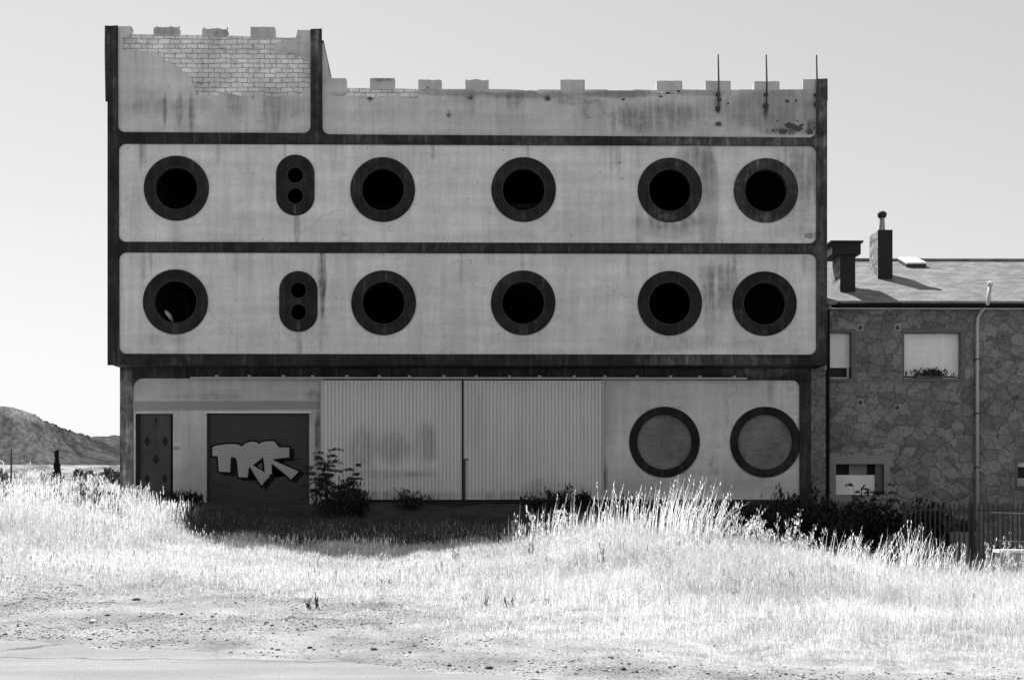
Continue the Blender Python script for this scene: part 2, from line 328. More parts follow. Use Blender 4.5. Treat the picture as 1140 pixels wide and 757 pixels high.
def bnoise(x, y, seed):
    """smooth value noise, vectorised"""
    x = np.asarray(x, float); y = np.asarray(y, float); xi = np.floor(x).astype(int); yi = np.floor(y).astype(int)
    def h(a, b):
        n = (a * 374761393 + b * 668265263 + seed * 144665) & 0x7fffffff; n = ((n ^ (n >> 13)) * 1274126177) & 0x7fffffff
        return ((n ^ (n >> 16)) & 0xffff) / 65535.
    u = x - xi; v = y - yi; u = u * u * (3 - 2 * u); v = v * v * (3 - 2 * v)
    return (h(xi, yi) * (1 - u) + h(xi + 1, yi) * u) * (1 - v) + (h(xi, yi + 1) * (1 - u) + h(xi + 1, yi + 1) * u) * v
def sm(x, a, b): t = np.clip((np.asarray(x, float) - a) / (b - a), 0, 1); return t * t * (3 - 2 * t)
def edge(x):     # far edge of the road
    return np.interp(x, [-60, -5.4, -2.5, 0, 3, 60], [12.5, 12.5, 11.5, 10.2, 9.4, 8.0])
def T(x, y):
    x = np.asarray(x, float); y = np.asarray(y, float)
    fx = np.clip((x + 60) / .3, 0, len(gx) - 1.001); fy = np.clip(y / .3, 0, len(gy) - 1.001); i = fx.astype(int); j = fy.astype(int); u = fx - i; v = fy - j
    z = (G[i, j] * (1 - u) + G[i + 1, j] * u) * (1 - v) + (G[i, j + 1] * (1 - u) + G[i + 1, j + 1] * u) * v
    off = sm(y - edge(x), 0, 2.5)
    z = z + off * ((bnoise(x * .8, y * .8, 3) - .5) * .14 + (bnoise(x * 2.6, y * 2.6, 4) - .5) * .06) + sm(y - edge(x), 0, .6) * (bnoise(x * 7, y * 7, 5) - .5) * .02
    out = sm(np.maximum(np.abs(x) - 50, y - 80), 0, 30); z = z * (1 - out) + (-3) * out
    return z
def Tz(x, y): return float(T(x, y))
def axis(a, b, step, far, grow=1.25):
    l = list(np.arange(a, b + 1e-6, step)); s = step
    while l[-1] < far: s *= grow; l.append(l[-1] + s)
    s = step; 
    while l[0] > -far: s *= grow; l.insert(0, l[0] - s)
    return np.array(l)
ax = axis(-13, 13, .09, 1600, 1.3); ay = axis(8.2, 36, .09, 1600, 1.3)
XX, YY = np.meshgrid(ax, ay, indexing='ij'); ZZ = T(XX, YY)
def gridmesh(name, XX, YY, ZZ, mat):
    nx, ny = XX.shape; me = bpy.data.meshes.new(name); co_ = np.stack([XX, YY, ZZ], -1).reshape(-1, 3)
    idx = np.arange(nx * ny).reshape(nx, ny); q = np.stack([idx[:-1, :-1], idx[1:, :-1], idx[1:, 1:], idx[:-1, 1:]], -1).reshape(-1, 4)
    me.vertices.add(len(co_)); me.vertices.foreach_set('co', co_.ravel()); me.loops.add(q.size); me.loops.foreach_set('vertex_index', q.ravel())
    me.polygons.add(len(q)); me.polygons.foreach_set('loop_start', np.arange(len(q)) * 4); me.polygons.foreach_set('loop_total', np.full(len(q), 4))
    me.polygons.foreach_set('use_smooth', np.ones(len(q), bool)); me.update(); me.validate(); me.materials.append(mat)
    o = bpy.data.objects.new(name, me); COL.objects.link(o); return o
def addattr(me, name, vals, dom='POINT'):
    a = me.attributes.new(name, 'FLOAT', dom); a.data.foreach_set('value', np.asarray(vals, np.float32))
def ground_mat():
    t = NT('dry_meadow_soil'); a = t.n.new('ShaderNodeAttribute'); a.attribute_name = 'painted_shade'
    g = t.n.new('ShaderNodeAttribute'); g.attribute_name = 'gravel'
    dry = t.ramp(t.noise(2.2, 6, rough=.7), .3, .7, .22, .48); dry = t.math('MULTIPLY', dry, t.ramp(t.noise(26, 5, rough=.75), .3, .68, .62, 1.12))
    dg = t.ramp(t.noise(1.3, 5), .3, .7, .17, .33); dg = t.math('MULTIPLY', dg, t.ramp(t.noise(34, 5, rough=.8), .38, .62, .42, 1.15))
    gr = t.ramp(t.noise(3, 6, rough=.7), .3, .7, .018, .06)  # near-black soil tone, the building's shade put into the colour
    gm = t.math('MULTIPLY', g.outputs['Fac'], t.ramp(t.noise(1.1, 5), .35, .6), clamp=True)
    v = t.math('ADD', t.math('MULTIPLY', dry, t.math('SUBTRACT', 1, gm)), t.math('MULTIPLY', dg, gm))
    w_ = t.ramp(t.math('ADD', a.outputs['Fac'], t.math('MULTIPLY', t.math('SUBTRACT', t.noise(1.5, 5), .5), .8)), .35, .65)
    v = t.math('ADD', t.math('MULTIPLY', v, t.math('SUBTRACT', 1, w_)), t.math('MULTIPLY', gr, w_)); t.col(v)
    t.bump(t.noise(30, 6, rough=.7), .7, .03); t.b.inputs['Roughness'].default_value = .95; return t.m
def shadef(x, y):     # mask that paints shade into the ground: building foot and garden behind the mound
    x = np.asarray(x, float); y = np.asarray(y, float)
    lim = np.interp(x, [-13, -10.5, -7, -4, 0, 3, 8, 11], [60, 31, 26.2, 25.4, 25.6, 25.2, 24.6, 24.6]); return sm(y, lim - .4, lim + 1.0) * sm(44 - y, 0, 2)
def gravelf(x, y):
    x = np.asarray(x, float); y = np.asarray(y, float); d = y - edge(x)
    return np.clip(sm(d, 0, .4) * (sm(8.5 - d, 0, 4.5) * sm(-x + 2.5, 0, 4.5) + sm(1.6 - d, 0, 1.2)) + .03 * sm(d, -2.5, 0), 0, 1)
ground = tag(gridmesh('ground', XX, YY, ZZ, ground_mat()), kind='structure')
addattr(ground.data, 'painted_shade', shadef(XX, YY).ravel()); addattr(ground.data, 'gravel', gravelf(XX, YY).ravel())
# road sheet, a few millimetres above the soil, with an uneven broken edge
def road_mat():
    t = NT('worn_pale_asphalt'); v = t.vary(.225, .22, .10, .10, .8, (.4, 2.5, 1), 60); v = t.math('MULTIPLY', v, t.ramp(t.noise(45, 5, rough=.8), .35, .65, .70, 1.16))
    v = t.math('MULTIPLY', v, t.ramp(t.noise(1.1, 5, stretch=(.35, 2.2, 1)), .42, .62, .88, 1.04))
    wv = t.vmath('ADD', t.vmath('MULTIPLY', t.tc, (.22, 1.1, 1)), t.vmath('SCALE', t.noise(1.5, 5, color=True), .5))
    e = t.voro(.55, vec=wv); v = t.math('MULTIPLY', v, t.ramp(e, .004, .02, .35, 1.0)); t.col(v); t.bump(t.noise(90, 4), .4, .006); return t.m
rx = np.concatenate([[-300, -60, -30], np.arange(-14, 14, .12), [30, 60, 300]]); rr = np.linspace(0, 1, 40)
RX = np.repeat(rx[:, None], 40, 1); re_ = edge(rx) + (bnoise(rx * 1.3, 0 * rx, 8) - .5) * .5 + (bnoise(rx * 6, 0 * rx, 9) - .5) * .18
RY = -8 + (re_[:, None] + 8) * rr[None, :] ** .6; RZ = np.maximum(T(RX, RY), .0) + .012 + .0 * RY
tag(gridmesh('road', RX, RY, RZ, road_mat()), kind='structure')

# far hill and field
cols = np.concatenate([np.arange(-900, -60, 40), np.arange(-60, 170, 2.0), np.arange(170, 2200, 40)])
rid = np.interp(cols, [-900, -500, -200, -60, 0, 20, 38, 48, 60, 75, 88, 100, 115, 140, 220, 400, 900, 1300, 2200], [470, 455, 440, 448, 452, 455, 461, 468, 472, 479, 483, 486.5, 485.5, 484, 492, 505, 505, 498, 470])
rid += (bnoise(cols * .15, cols * 0, 21) - .5) * 1.4
Ys = np.array([70, 85, 100, 120, 140, 165, 185, 200, 230, 260, 300, 340, 380, 420, 460, 500, 540, 570, 600, 640, 800.])
tt = np.interp(Ys, [70, 100, 140, 185, 200, 600], [-.25, 0, .25, .42, .43, 1])
HX = np.zeros((len(cols), len(Ys))); HYy = HX.copy(); HZ = HX.copy()
for i, c in enumerate(cols):
    for j, Yv in enumerate(Ys):
        base = 545; py = base + (rid[i] - base) * min(1, tt[j]) if tt[j] > 0 else base - tt[j] * 60
        if tt[j] > 0:
            fieldtop = 518; py = (545 + (fieldtop - 545) * tt[j] / .42) if tt[j] <= .42 else fieldtop + (rid[i] - fieldtop) * (tt[j] - .42) / .58
        p = P(c, py, Yv)
        if Yv > 640: p.z = 10
        HX[i, j], HYy[i, j], HZ[i, j] = p.x, p.y, p.z + (bnoise(p.x * .05, p.y * .05, 31) - .5) * 3 * 0
def hill_mat():
    t = NT('scrubby_hillside'); sx = t.n.new('ShaderNodeSeparateXYZ'); t.l.new(t.tc, sx.inputs[0])
    cx = t.n.new('ShaderNodeCombineXYZ'); t.l.new(t.math('MULTIPLY_ADD', sx.outputs[1], .385, sx.outputs[0]), cx.inputs[0])     # scrub and gullies run down the fall line
    t.l.new(sx.outputs[1], cx.inputs[1]); t.l.new(sx.outputs[2], cx.inputs[2]); t.tc = cx.outputs[0]
    t.b.inputs['Specular IOR Level'].default_value = 0; v = t.ramp(t.noise(.07, 7, stretch=(1.5, .05, .5), rough=.65), .35, .65, .032, .074); v = t.math('MULTIPLY', v, t.ramp(t.noise(.4, 6, stretch=(1.5, .06, .5), rough=.75), .35, .65, .55, 1.4))
    top = t.ramp(t.math('ADD', sx.outputs[2], t.math('MULTIPLY', t.noise(.12, 5, stretch=(1, .05, .4)), 12)), 35, 46, 1.0, 2.6); v = t.math('MULTIPLY', v, top)
    fld = t.ramp(sx.outputs[1], 196, 189); lf = t.ramp(t.noise(.3, 4, stretch=(1, .15, 1)), .4, .6, .12, .28); v = t.math('ADD', t.math('MULTIPLY', v, t.math('SUBTRACT', 1, fld)), t.math('MULTIPLY', fld, lf))
    t.col(v); return t.m
tag(gridmesh('hill', HX, HYy, HZ, hill_mat()), kind='structure')

# ------------------------------------------------------------ the abandoned building
YF = 33.0; YG = 34.0
bld = empty('abandoned_building', B0, 'large abandoned concrete building with dark frame, round porthole windows and ruined battlements', 'building')
def X(px, Y=YF): return PX(px, Y)
def Z(py, Y=YF, px=550): return P(px, py, Y).z
# upper rows: panels with round holes
WIN1 = [(196, 209.5), (426, 211), (583, 211), (746, 211.5), (853, 212)]
WIN2 = [(195, 336), (427, 337), (582.5, 337), (746, 337.5), (851.5, 338)]
TW = [(328.5, 206, 195, 218), (332, 335.5, 323, 347.5)]
m1 = YF / F
RO, RI = 36 * m1, 23.6 * m1
def row(y0, y1, wins, tw, mat):
    z0, z1 = Z(y1), Z(y0)
    holes = [circ(P(a, b, YF).x, P(a, b, YF).z, RI + .05) for a, b in wins]
    for k in (2, 3):
        c = P(tw[0], tw[k], YF); holes.append(circ(c.x, c.z, 9.4 * m1 + .03, 28))
    outer = [(X(124), z0), (X(917), z0), (X(917), z1), (X(124), z1)]
    MB().prism(outer, holes, YF + .05, YF + .16).build('wall_panel', mat, bld)
    for a, b in wins:
        c = P(a, b, YF)
        r = MB().prism(circ(c.x, c.z, RO, 72), [circ(c.x, c.z, RI, 72)], YF + .012, YF + .13).build('round_window', m_ring, bld, bevel=.006)
        mb = MB(); n = 64
        prof = [(RI - .004, YF + .004), (RI + .022, YF + .004), (RI + .022, YF + .012), (RI + .022, YF + .15), (RI - .012, YF + .15), (RI - .010, YF + .03)]
        vs = []; fs = []; k = len(prof)
        for i in range(n):
            t = 2 * math.pi * i / n; vs += [(c.x + q[0] * math.cos(t), q[1], c.z + q[0] * math.sin(t)) for q in prof]
        for i in range(n):
            for j in range(k): fs.append((i * k + j, i * k + (j + 1) % k, ((i + 1) % n) * k + (j + 1) % k, ((i + 1) % n) * k + j))
        mb.add(vs, fs).build('rim', m_rim, r)
    c = P(tw[0], tw[1], YF)
    h2 = [circ(P(tw[0], tw[k], YF).x, P(tw[0], tw[k], YF).z, 9.4 * m1, 28) for k in (2, 3)]
    tb = MB().prism(stadium(c.x, c.z, 21.3 * m1, 33.8 * m1), h2, YF + .012, YF + .2).build('twin_window', m_ring, bld, bevel=.006)
    for k in (2, 3):
        q = P(tw[0], tw[k], YF); MB().prism(circ(q.x, q.z, 9.4 * m1 + .012, 28), [circ(q.x, q.z, 9.4 * m1 - .018, 28)], YF + .004, YF + .15).build('rim', m_rim, tb)
row(155, 276, WIN1, TW[0], m_row1)
row(276, 401, WIN2, TW[1], m_row2)
# tower parapet
zt0 = Z(154)
tow = [(X(124), zt0), (X(350), zt0), (X(350), Z(33.5)), (X(330.5), Z(33.5)), (X(330.5), Z(41.6)), (X(318), Z(42.2)), (X(305), Z(41.2)), (X(252), Z(40)), (X(224), Z(39.6)), (X(198), Z(39.4)), (X(144.4), Z(39)), (X(144.4), Z(30)), (X(124), Z(30))]
MB().prism(tow, [], YF + .085, YF + .32).build('brick_parapet', m_brick, bld)
def patch(pts, mat, y0=YF + .058, y1=YF + .10, amp=.02, step=.12, name='plaster_patch'):
    return MB().prism(rough(pl(pts, YF), amp, step), [], y0, y1).build(name, mat, bld)
patch([(124, 154), (124, 29), (144, 29), (144.2, 39.5), (136, 41), (136, 56), (150, 56), (172, 57), (184, 67), (196, 75), (205, 80), (213, 90), (217, 100), (217, 105), (225, 105), (242, 106), (246, 102), (262, 105), (272, 107), (290, 104), (300, 107), (330, 106), (346, 95), (350, 97), (350, 154)], m_tow)
patch([(304, 49), (329, 42.5), (330.6, 34), (350, 34), (350, 70), (340, 67), (331, 60), (318, 57), (305, 57)], m_tow)
def merlon(x0, x1, y0, y1, mat, chips=0, top=None):
    o = [(X(x0), Z(y1)), (X(x1), Z(y1))]; n = 7
    for i in range(n + 1):
        t = i / n; yy = y0 + (random.uniform(0, chips) if chips else random.uniform(0, .4))
        o.append((X(x1 + (x0 - x1) * t), Z(yy)))
    MB().prism(o, [], YF + .066, YF + .31).build('merlon', mat, bld, bevel=.01)
merlon(170, 198, 30.3, 41, m_merlon, 1.6); merlon(224.3, 252, 32, 42, m_merlon, 1.5); merlon(278.3, 305, 30.2, 43, m_merlon)
for xa, ya in ((172, 30), (188, 29.5), (197, 30), (225, 31), (240, 31.5), (251, 31)):     # rebar stubs on the broken merlons
    MB().tube([(X(xa), YF + .18, Z(ya + 3)), (X(xa) + .02, YF + .18, Z(ya - 1.6))], .012, 5).build('rebar_stub', m_iron, bld)
# main parapet
zt1 = Z(156)
top = [(909, 98.6), (880, 98.8), (868, 98.8), (840, 99), (815, 99), (786, 99.2), (761, 98.7), (731, 99.5), (706, 98.7), (704, 99.6), (678, 99.8), (675, 98.8), (652, 98.7), (624, 99), (600, 98.8), (598, 99.8), (572, 99.9), (570, 98.6), (545, 98.3), (491, 98.2), (465, 98.4), (440, 97.6), (411, 97.4), (385, 97), (354, 97)]
MB().prism([(X(354), zt1), (X(915), zt1), (X(915), Z(98.6))] + pl(top, YF), [], YF + .085, YF + .31).build('brick_parapet', m_brick, bld)
patch([(354, 156), (354, 90), (384.5, 90), (385, 105), (371, 106.5), (392, 107.5), (402, 106), (411, 108), (440, 107), (465, 109), (467, 100), (491, 99), (545, 99), (570, 99.4), (596, 100.4), (597, 104), (606, 105), (607, 100), (624, 99.8), (700, 100.5), (731, 100.2), (731, 104), (742, 106), (760, 104), (762, 99.4), (850, 99.6), (915, 99.6), (915, 156)], m_par, amp=.012)
MB().prism(pl([(354, 97.5), (354, 86.4), (384.8, 86.4), (385, 97.5)], YF), [], YF + .062, YF + .31).build('merlon', m_merlon, bld, bevel=.01)
for x0, x1, y0, ch in ((411.5, 439, 86.6, 0), (465.5, 491.5, 88, 1.2), (518, 544, 87.3, 2.2), (624, 651.3, 87.6, 0), (731.5, 760, 88.3, .5), (786, 814, 88.2, 0), (840.3, 868.5, 88.4, 0)):
    merlon(x0, x1, y0, 99.5, m_merlon, ch)
MB().prism(pl([(894.7, 99.5), (894.7, 87.6), (909.6, 87.4), (909.6, 99.5)], YF), [], YF + .062, YF + .31).build('merlon', m_merlon, bld, bevel=.01)
# spalled spots on the parapet: shallow dark exposed concrete
m_spall = simple('exposed_dark_aggregate', .06, a1=.5, a3=.4, sc=6)
def spot(px, py, r, n=9, e=1.0):
    c = P(px, py, YF); o = [(c.x + math.cos(2 * math.pi * i / n) * r * m1 * e * random.uniform(.55, 1.2), c.z + math.sin(2 * math.pi * i / n) * r * m1 * random.uniform(.5, 1.2)) for i in range(n)]
    MB().prism(o, [], YF + .053, YF + .062).build('spalled_spot', m_spall, bld)
for a in ((800, 137.5, 2.6, 9, 1.5), (801, 111, 2.2, 9, 1.3), (799, 123, 1.6), (811, 115, 1.6), (412, 109, 2.2), (523.5, 109, 2), (610, 109.5, 2.6, 9, 1.2), (499, 128, 1.8), (694, 110.5, 2.2), (877, 112, 2.2, 9, 1.8), (887, 112, 2.0), (852.7, 124, 1.8),
          (866, 134, 1.3), (880, 139, 3.2, 11, 2.2), (888, 143, 3.4, 11, 2.4), (872, 146, 2.6, 9, 2.6), (893, 139, 2, 9, 2), (902, 147, 2.6, 9, 1.8), (861, 145, 1.5, 9, 1.5), (907, 142, 1.8), (888, 134.5, 1.2), (476, 97, 1.3), (756, 101, 1.5, 9, 1.8), (744, 103, 1.2, 9, 2.5), (736, 107, 1.0, 9, 3)):
    spot(*a)
c_ = P(901, 262, YF); MB().prism(rough(rrect(c_.x - .12, c_.x + .10, c_.z - .07, c_.z + .06, .03), .01, .05), [], YF + .035, YF + .06).build('patched_hole', m_conc, bld)
# the raised dark frame
r8 = 8 * m1
fr = pl([(119.5, 406.5), (119.5, 113), (117.2, 113), (116.3, 60), (116.5, 28.6), (123, 29), (130.8, 28.3)], YF)
fr += arc(X(131) + r8, Z(148.5) + r8, r8, 180, 270)
fr += arc(X(345.6) - r8, Z(149) + r8, r8, 270, 360)
fr += pl([(345.6, 32.4), (358.2, 32)], YF)
fr += arc(X(358.8) + r8, Z(150.3) + r8, r8, 180, 270)
fr += arc(X(909) - r8, Z(152) + r8, r8, 270, 360)
fr += pl([(909.3, 88), (921.4, 87.6), (921.6, 112), (921, 113), (921, 406.5)], YF)
MB().prism(fr, [rrect(X(132), X(909), Z(270.2), Z(161.5), r8), rrect(X(132.5), X(909), Z(394.3), Z(282), r8)], YF, YF + .047).build('concrete_frame', m_frame, bld, bevel=.008)
# body behind the facade: side walls, slabs, back wall with one gap, flat roof
xL, xR = X(119.8), X(920.7); zs = Z(406.5)
def plan(pts, z0, z1):
    mb = MB(); n = len(pts); mb.add([(p[0], p[1], z0) for p in pts] + [(p[0], p[1], z1) for p in pts], [tuple(range(n))[::-1], tuple(range(n, 2 * n))] + [(i, (i + 1) % n, (i + 1) % n + n, i + n) for i in range(n)]); return mb
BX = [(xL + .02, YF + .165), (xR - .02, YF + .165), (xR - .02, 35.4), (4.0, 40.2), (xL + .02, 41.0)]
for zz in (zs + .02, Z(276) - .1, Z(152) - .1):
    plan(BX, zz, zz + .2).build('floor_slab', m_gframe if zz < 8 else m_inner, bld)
def wallseg(a, b, z0, z1, t, mat, name='side_wall'):
    d = Vector((b[0] - a[0], b[1] - a[1], 0)).normalized(); nrm = Vector((d.y, -d.x, 0)) * t
    plan([a, b, (b[0] - nrm.x, b[1] - nrm.y), (a[0] - nrm.x, a[1] - nrm.y)], z0, z1).build(name, mat, bld)
ztop = Z(100)
m_side = plaster('plaster_side', .4, 33)
qy = 38.55; qz = P(183.5, 352, qy).z        # left side wall with the broken opening seen through the lower left porthole
outl = [(YF + .17, zs + .22), (40.96, zs + .22), (40.96, Z(60)), (YF + .17, Z(60))]; hole = [(qy - .70, qz + .10), (qy - .25, qz + .11), (qy + .15, qz + .06), (qy + .42, qz - .12), (qy + .25, qz - .16), (qy - .3, qz - .06), (qy - .6, qz + .02)]
mb = MB(); mb.prism(outl, [hole], xL, xL + .2); mb.v = [(v[1], v[0], v[2]) for v in mb.v]; mb.build('side_wall', m_side, bld)
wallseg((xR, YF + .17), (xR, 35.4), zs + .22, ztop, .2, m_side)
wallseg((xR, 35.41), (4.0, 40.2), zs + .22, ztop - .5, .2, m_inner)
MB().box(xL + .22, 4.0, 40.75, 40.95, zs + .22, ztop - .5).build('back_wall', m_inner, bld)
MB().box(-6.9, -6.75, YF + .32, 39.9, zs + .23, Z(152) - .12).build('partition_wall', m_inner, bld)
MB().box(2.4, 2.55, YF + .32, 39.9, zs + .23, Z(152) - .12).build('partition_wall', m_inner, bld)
# tower side wall with sloping top
xt = X(358.2); za, zb = Z(43), P(367, 85, 34.75).z
mb = MB(); pr = [(YF + .32, Z(152)), (37.5, Z(152)), (37.5, zb - 1.1), (34.75, zb), (YF + .32, za)]
mb.add([(xt - .2, p[0], p[1]) for p in pr] + [(xt, p[0], p[1]) for p in pr], [(4, 3, 2, 1, 0), (5, 6, 7, 8, 9)] + [(i, (i + 1) % 5, (i + 1) % 5 + 5, i + 5) for i in range(5)])
mb.build('tower_side_wall', m_tow, bld)
MB().tube([(xt - .02, YF + .30, za + .01), (xt - .02, 34.75, zb + .03), (xt - .02, 37.5, zb - 1.07)], .035, 6).build('sloping_coping', m_iron, bld)
# soffit lip and rods
for px, y1 in ((799.3, 126), (852.7, 123), (908.6, 121)):
    x = X(px); b = MB(); b.tube([(x, YF - .06, Z(y1)), (x + .01, YF - .06, Z(90)), (x - .005, YF - .06, Z(61))], [.026, .024, .018], 7)
    rod = b.build('iron_rod', m_iron, bld)
    MB().box(x - .06, x + .06, YF - .05, YF + .09, Z(y1 - 4), Z(y1 - 8)).build('bracket', m_iron, rod)
    MB().box(x - .05, x + .05, YF - .05, YF + .09, Z(106), Z(103)).build('bracket', m_iron, rod)

# ---- recessed ground floor
zb0 = .6
def XG(px, Y=YG): return PX(px, Y)
def ZG(py, Y=YG): return P(550, py, Y).z
zg0 = zb0; zgt = zs + .015
r12 = 12 * YG / F
op = [(XG(890.3), zg0)] + arc(XG(890.3) - r8, ZG(423) - r8, r8, 0, 90) + arc(XG(147.5) + r12, ZG(421.5) - r12, r12, 90, 180) + [(XG(147.5), zg0)]
MB().prism([(XG(133.3), zg0), (XG(147.5), zg0)] + op[::-1][1:-1] + [(XG(890.3), zg0), (XG(903), zg0), (XG(903), zgt), (XG(133.3), zgt)], [], YG, YG + .047).build('ground_floor_frame', m_gframe, bld, bevel=.008)
# left wall with door and garage openings
dl, dr, dt = XG(150.5), XG(192), ZG(460.5); gl, gr, gt = XG(229.5), XG(344), ZG(460)
MB().prism([(XG(140), zg0), (dl, zg0), (dl, dt), (dr, dt), (dr, zg0), (gl, zg0), (gl, gt), (gr, gt), (gr, zg0), (XG(358), zg0), (XG(358), zgt - .02), (XG(140), zgt - .02)], [], YG + .052, YG + .30).build('ground_floor_wall', m_gnd_l, bld)
MB().prism(rough(pl([(149, 457.5), (149, 446.6), (240, 446), (356, 446.4), (356, 455.5), (240, 456.5)], YG), .006, .4), [], YG + .046, YG + .054).build('painted_band', m_band, bld)
MB().box(XG(358), XG(672), YG + .30, YG + .5, ZG(421), zgt).build('door_lintel', m_conc, bld)
# light jambs
MB().box(dl - .05, dl, YG + .03, YG + .16, zg0, dt).build('door_jamb', m_gnd_l, bld)
MB().box(gl - .04, gr + .04, YG + .035, YG + .14, gt, gt + .05).build('garage_lintel_trim', m_white, bld)
# side and back closure of the ground floor
MB().box(XG(133.5), XG(133.5) + .2, YG + .05, 40.7, zg0, zgt).build('side_wall', m_side, bld)
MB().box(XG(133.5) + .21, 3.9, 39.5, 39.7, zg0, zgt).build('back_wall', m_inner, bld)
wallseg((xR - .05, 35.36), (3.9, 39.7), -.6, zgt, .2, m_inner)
# entrance door with lozenge panes
m_door = simple('weathered_dark_door', .062, a1=.5, a2=.5)
YD = YG + .17; dx0, dx1 = PX(155.5, YD), PX(193, YD)
def loz(px, py, hx, hy):
    c = P(px, py, YD); a = hx * YD / F; b = hy * YD / F; return [(c.x - a, c.z), (c.x, c.z - b), (c.x + a, c.z), (c.x, c.z + b)]
lz = [loz(174, 468.6, 2, 3), loz(164, 491, 3.5, 6), loz(184, 491, 3.5, 6), loz(174, 511.5, 3.8, 6), loz(164, 533, 3.4, 5.5), loz(183.5, 533, 3.2, 5.5)]
door = MB().prism([(dx0, zg0), (dx1 - .07, zg0), (dx1 - .07, ZG(461)), (dx0, ZG(461))], lz, YD, YD + .05).build('entrance_door', m_door, bld)
MB().box(dl + .005, dx0, YD - .1, YD + .04, zg0, ZG(461) - .004).build('door_frame', simple('dark_door_frame', .02), door)
MB().box(dx0, dx1 - .07, YD - .012, YD - .002, ZG(476.8), ZG(475)).build('transom_rail', m_door, door)
m_glassd = simple('black_pane', .003, .5, bump=0)
for i, l in enumerate(lz): MB().prism(l, [], YD + .02, YD + .026).build('diamond_pane', m_glassd, door)
MB().prism(pl([(192.6, 500.4), (192.6, 497), (199, 497), (199, 500.4)], YG), [], YG + .03, YG + .055).build('house_plate', m_band, bld)
# roller shutter with painted lettering
YS = YG + .16
sh = MB().box(gl - .05, gr + .05, YS, YS + .05, zg0, gt + .04).build('roller_shutter', m_roll, bld)
MB().box(gl + .002, gl + .03, YG + .08, YS, zg0, gt - .002).build('guide_rail', m_iron, sh); MB().box(gr - .03, gr - .002, YG + .08, YS, zg0, gt - .002).build('guide_rail', m_iron, sh)
def gp(pts, Y=YS): return [(P(225 + a / 9.12, 480 + b / 9.12, Y).x, P(225 + a / 9.12, 480 + b / 9.12, Y).z) for a, b in pts]
GO = [(105, 160), (140, 148), (180, 140), (240, 132), (300, 129), (345, 131), (370, 136), (405, 157), (420, 140), (440, 126), (470, 112), (500, 105), (530, 106), (555, 113), (580, 132), (600, 113), (640, 104), (690, 100), (735, 103), (748, 118), (760, 137), (772, 152), (785, 163), (885, 165), (885, 265), (800, 272), (715, 284), (740, 302), (860, 355), (980, 406), (905, 490), (820, 415), (720, 335), (705, 330), (708, 435), (680, 436), (685, 460), (645, 500), (605, 552), (545, 460), (490, 365), (475, 368), (462, 468), (370, 465), (362, 380), (355, 300), (342, 272), (325, 262), (292, 262), (285, 415), (172, 410), (165, 330), (160, 255), (105, 250)]
GH = [(515, 345), (560, 310), (620, 262), (632, 340), (638, 418)]
def offset(p, d):
    n = len(p); out = []
    A = sum(p[i][0] * p[(i + 1) % n][1] - p[(i + 1) % n][0] * p[i][1] for i in range(n)); sg = 1 if A > 0 else -1
    for i in range(n):
        a, b, c = Vector(p[i - 1]), Vector(p[i]), Vector(p[(i + 1) % n]); u = (b - a).normalized(); v = (c - b).normalized()
        nn = (Vector((u.y, -u.x)) + Vector((v.y, -v.x))); nn = nn.normalized() / max(.45, math.cos((u.angle(v)) / 2)) if nn.length > .01 else Vector((u.y, -u.x))
        out.append((b.x + nn.x * d * sg, b.y + nn.y * d * sg))
    return out
MB().prism(gp([(a + 42, b + 24) for a, b in offset(GO, 12)]), [], YS - .005, YS - .002).build('graffiti_shadow', m_black, sh)
MB().prism(gp(offset(GO, 18)), [], YS - .009, YS - .006).build('graffiti_outline', m_black, sh)
MB().prism(gp(GO), [gp(GH)], YS - .013, YS - .010).build('graffiti_letters', m_graf, sh)
MB().prism(gp([(566, 352), (606, 318), (612, 388)]), [], YS - .013, YS - .010).build('graffiti_counter', m_graf2, sh)
def text(s, px, py, h, Y, mat, parent, name, sx=1.0):
    cu = bpy.data.curves.new(name, 'FONT'); cu.body = s; cu.size = h * Y / F * 1.38; cu.extrude = .0015
    o = bpy.data.objects.new('tmp', cu); COL.objects.link(o); bpy.context.view_layer.update()
    me = bpy.data.meshes.new_from_object(o.evaluated_get(bpy.context.evaluated_depsgraph_get())); bpy.data.objects.remove(o)
    me.name = name; me.transform(Matrix.Rotation(R(90), 4, 'X')); me.transform(Matrix.Scale(sx, 4, (1, 0, 0)))
    p = P(px, py, Y); me.transform(Matrix.Translation(p - origin_of(parent))); me.materials.clear(); me.materials.append(mat)
    return lnk(bpy.data.objects.new(name, me), parent)
text('2012', 235.5, 543, 6.5, YS - .004, simple('faint_black_spray', .018), sh, 'spray_writing', 1.15)
# sliding doors
def corrugated(px0, px1, py0, py1, Y, name):
    x0, x1 = PX(px0, Y), PX(px1, Y); z0, z1 = ZG(py1, Y), ZG(py0, Y); pitch = 4.08 * Y / F; n = round((x1 - x0) / pitch); pitch = (x1 - x0) / n
    pr = []
    for i in range(n):
        a = x0 + i * pitch; pr += [(a, Y), (a + pitch * .62, Y), (a + pitch * .70, Y + .028), (a + pitch * .92, Y + .028)]
    pr.append((x1, Y)); k = len(pr)
    mb = MB(); mb.add([(p[0], p[1], z0) for p in pr] + [(p[0], p[1], z1) for p in pr], [(i, i + 1, i + 1 + k, i + k) for i in range(k - 1)])
    o = mb.build(name, m_corr, bld)
    MB().box(x0, x1, Y + .035, Y + .07, z0, z1).build('backing_frame', m_galv, o)
    return o
YSD = 33.86
dA = corrugated(357.5, 514, 423.5, 556, YSD, 'sliding_door'); dB = corrugated(517.5, 671, 423.5, 556, YSD, 'sliding_door')
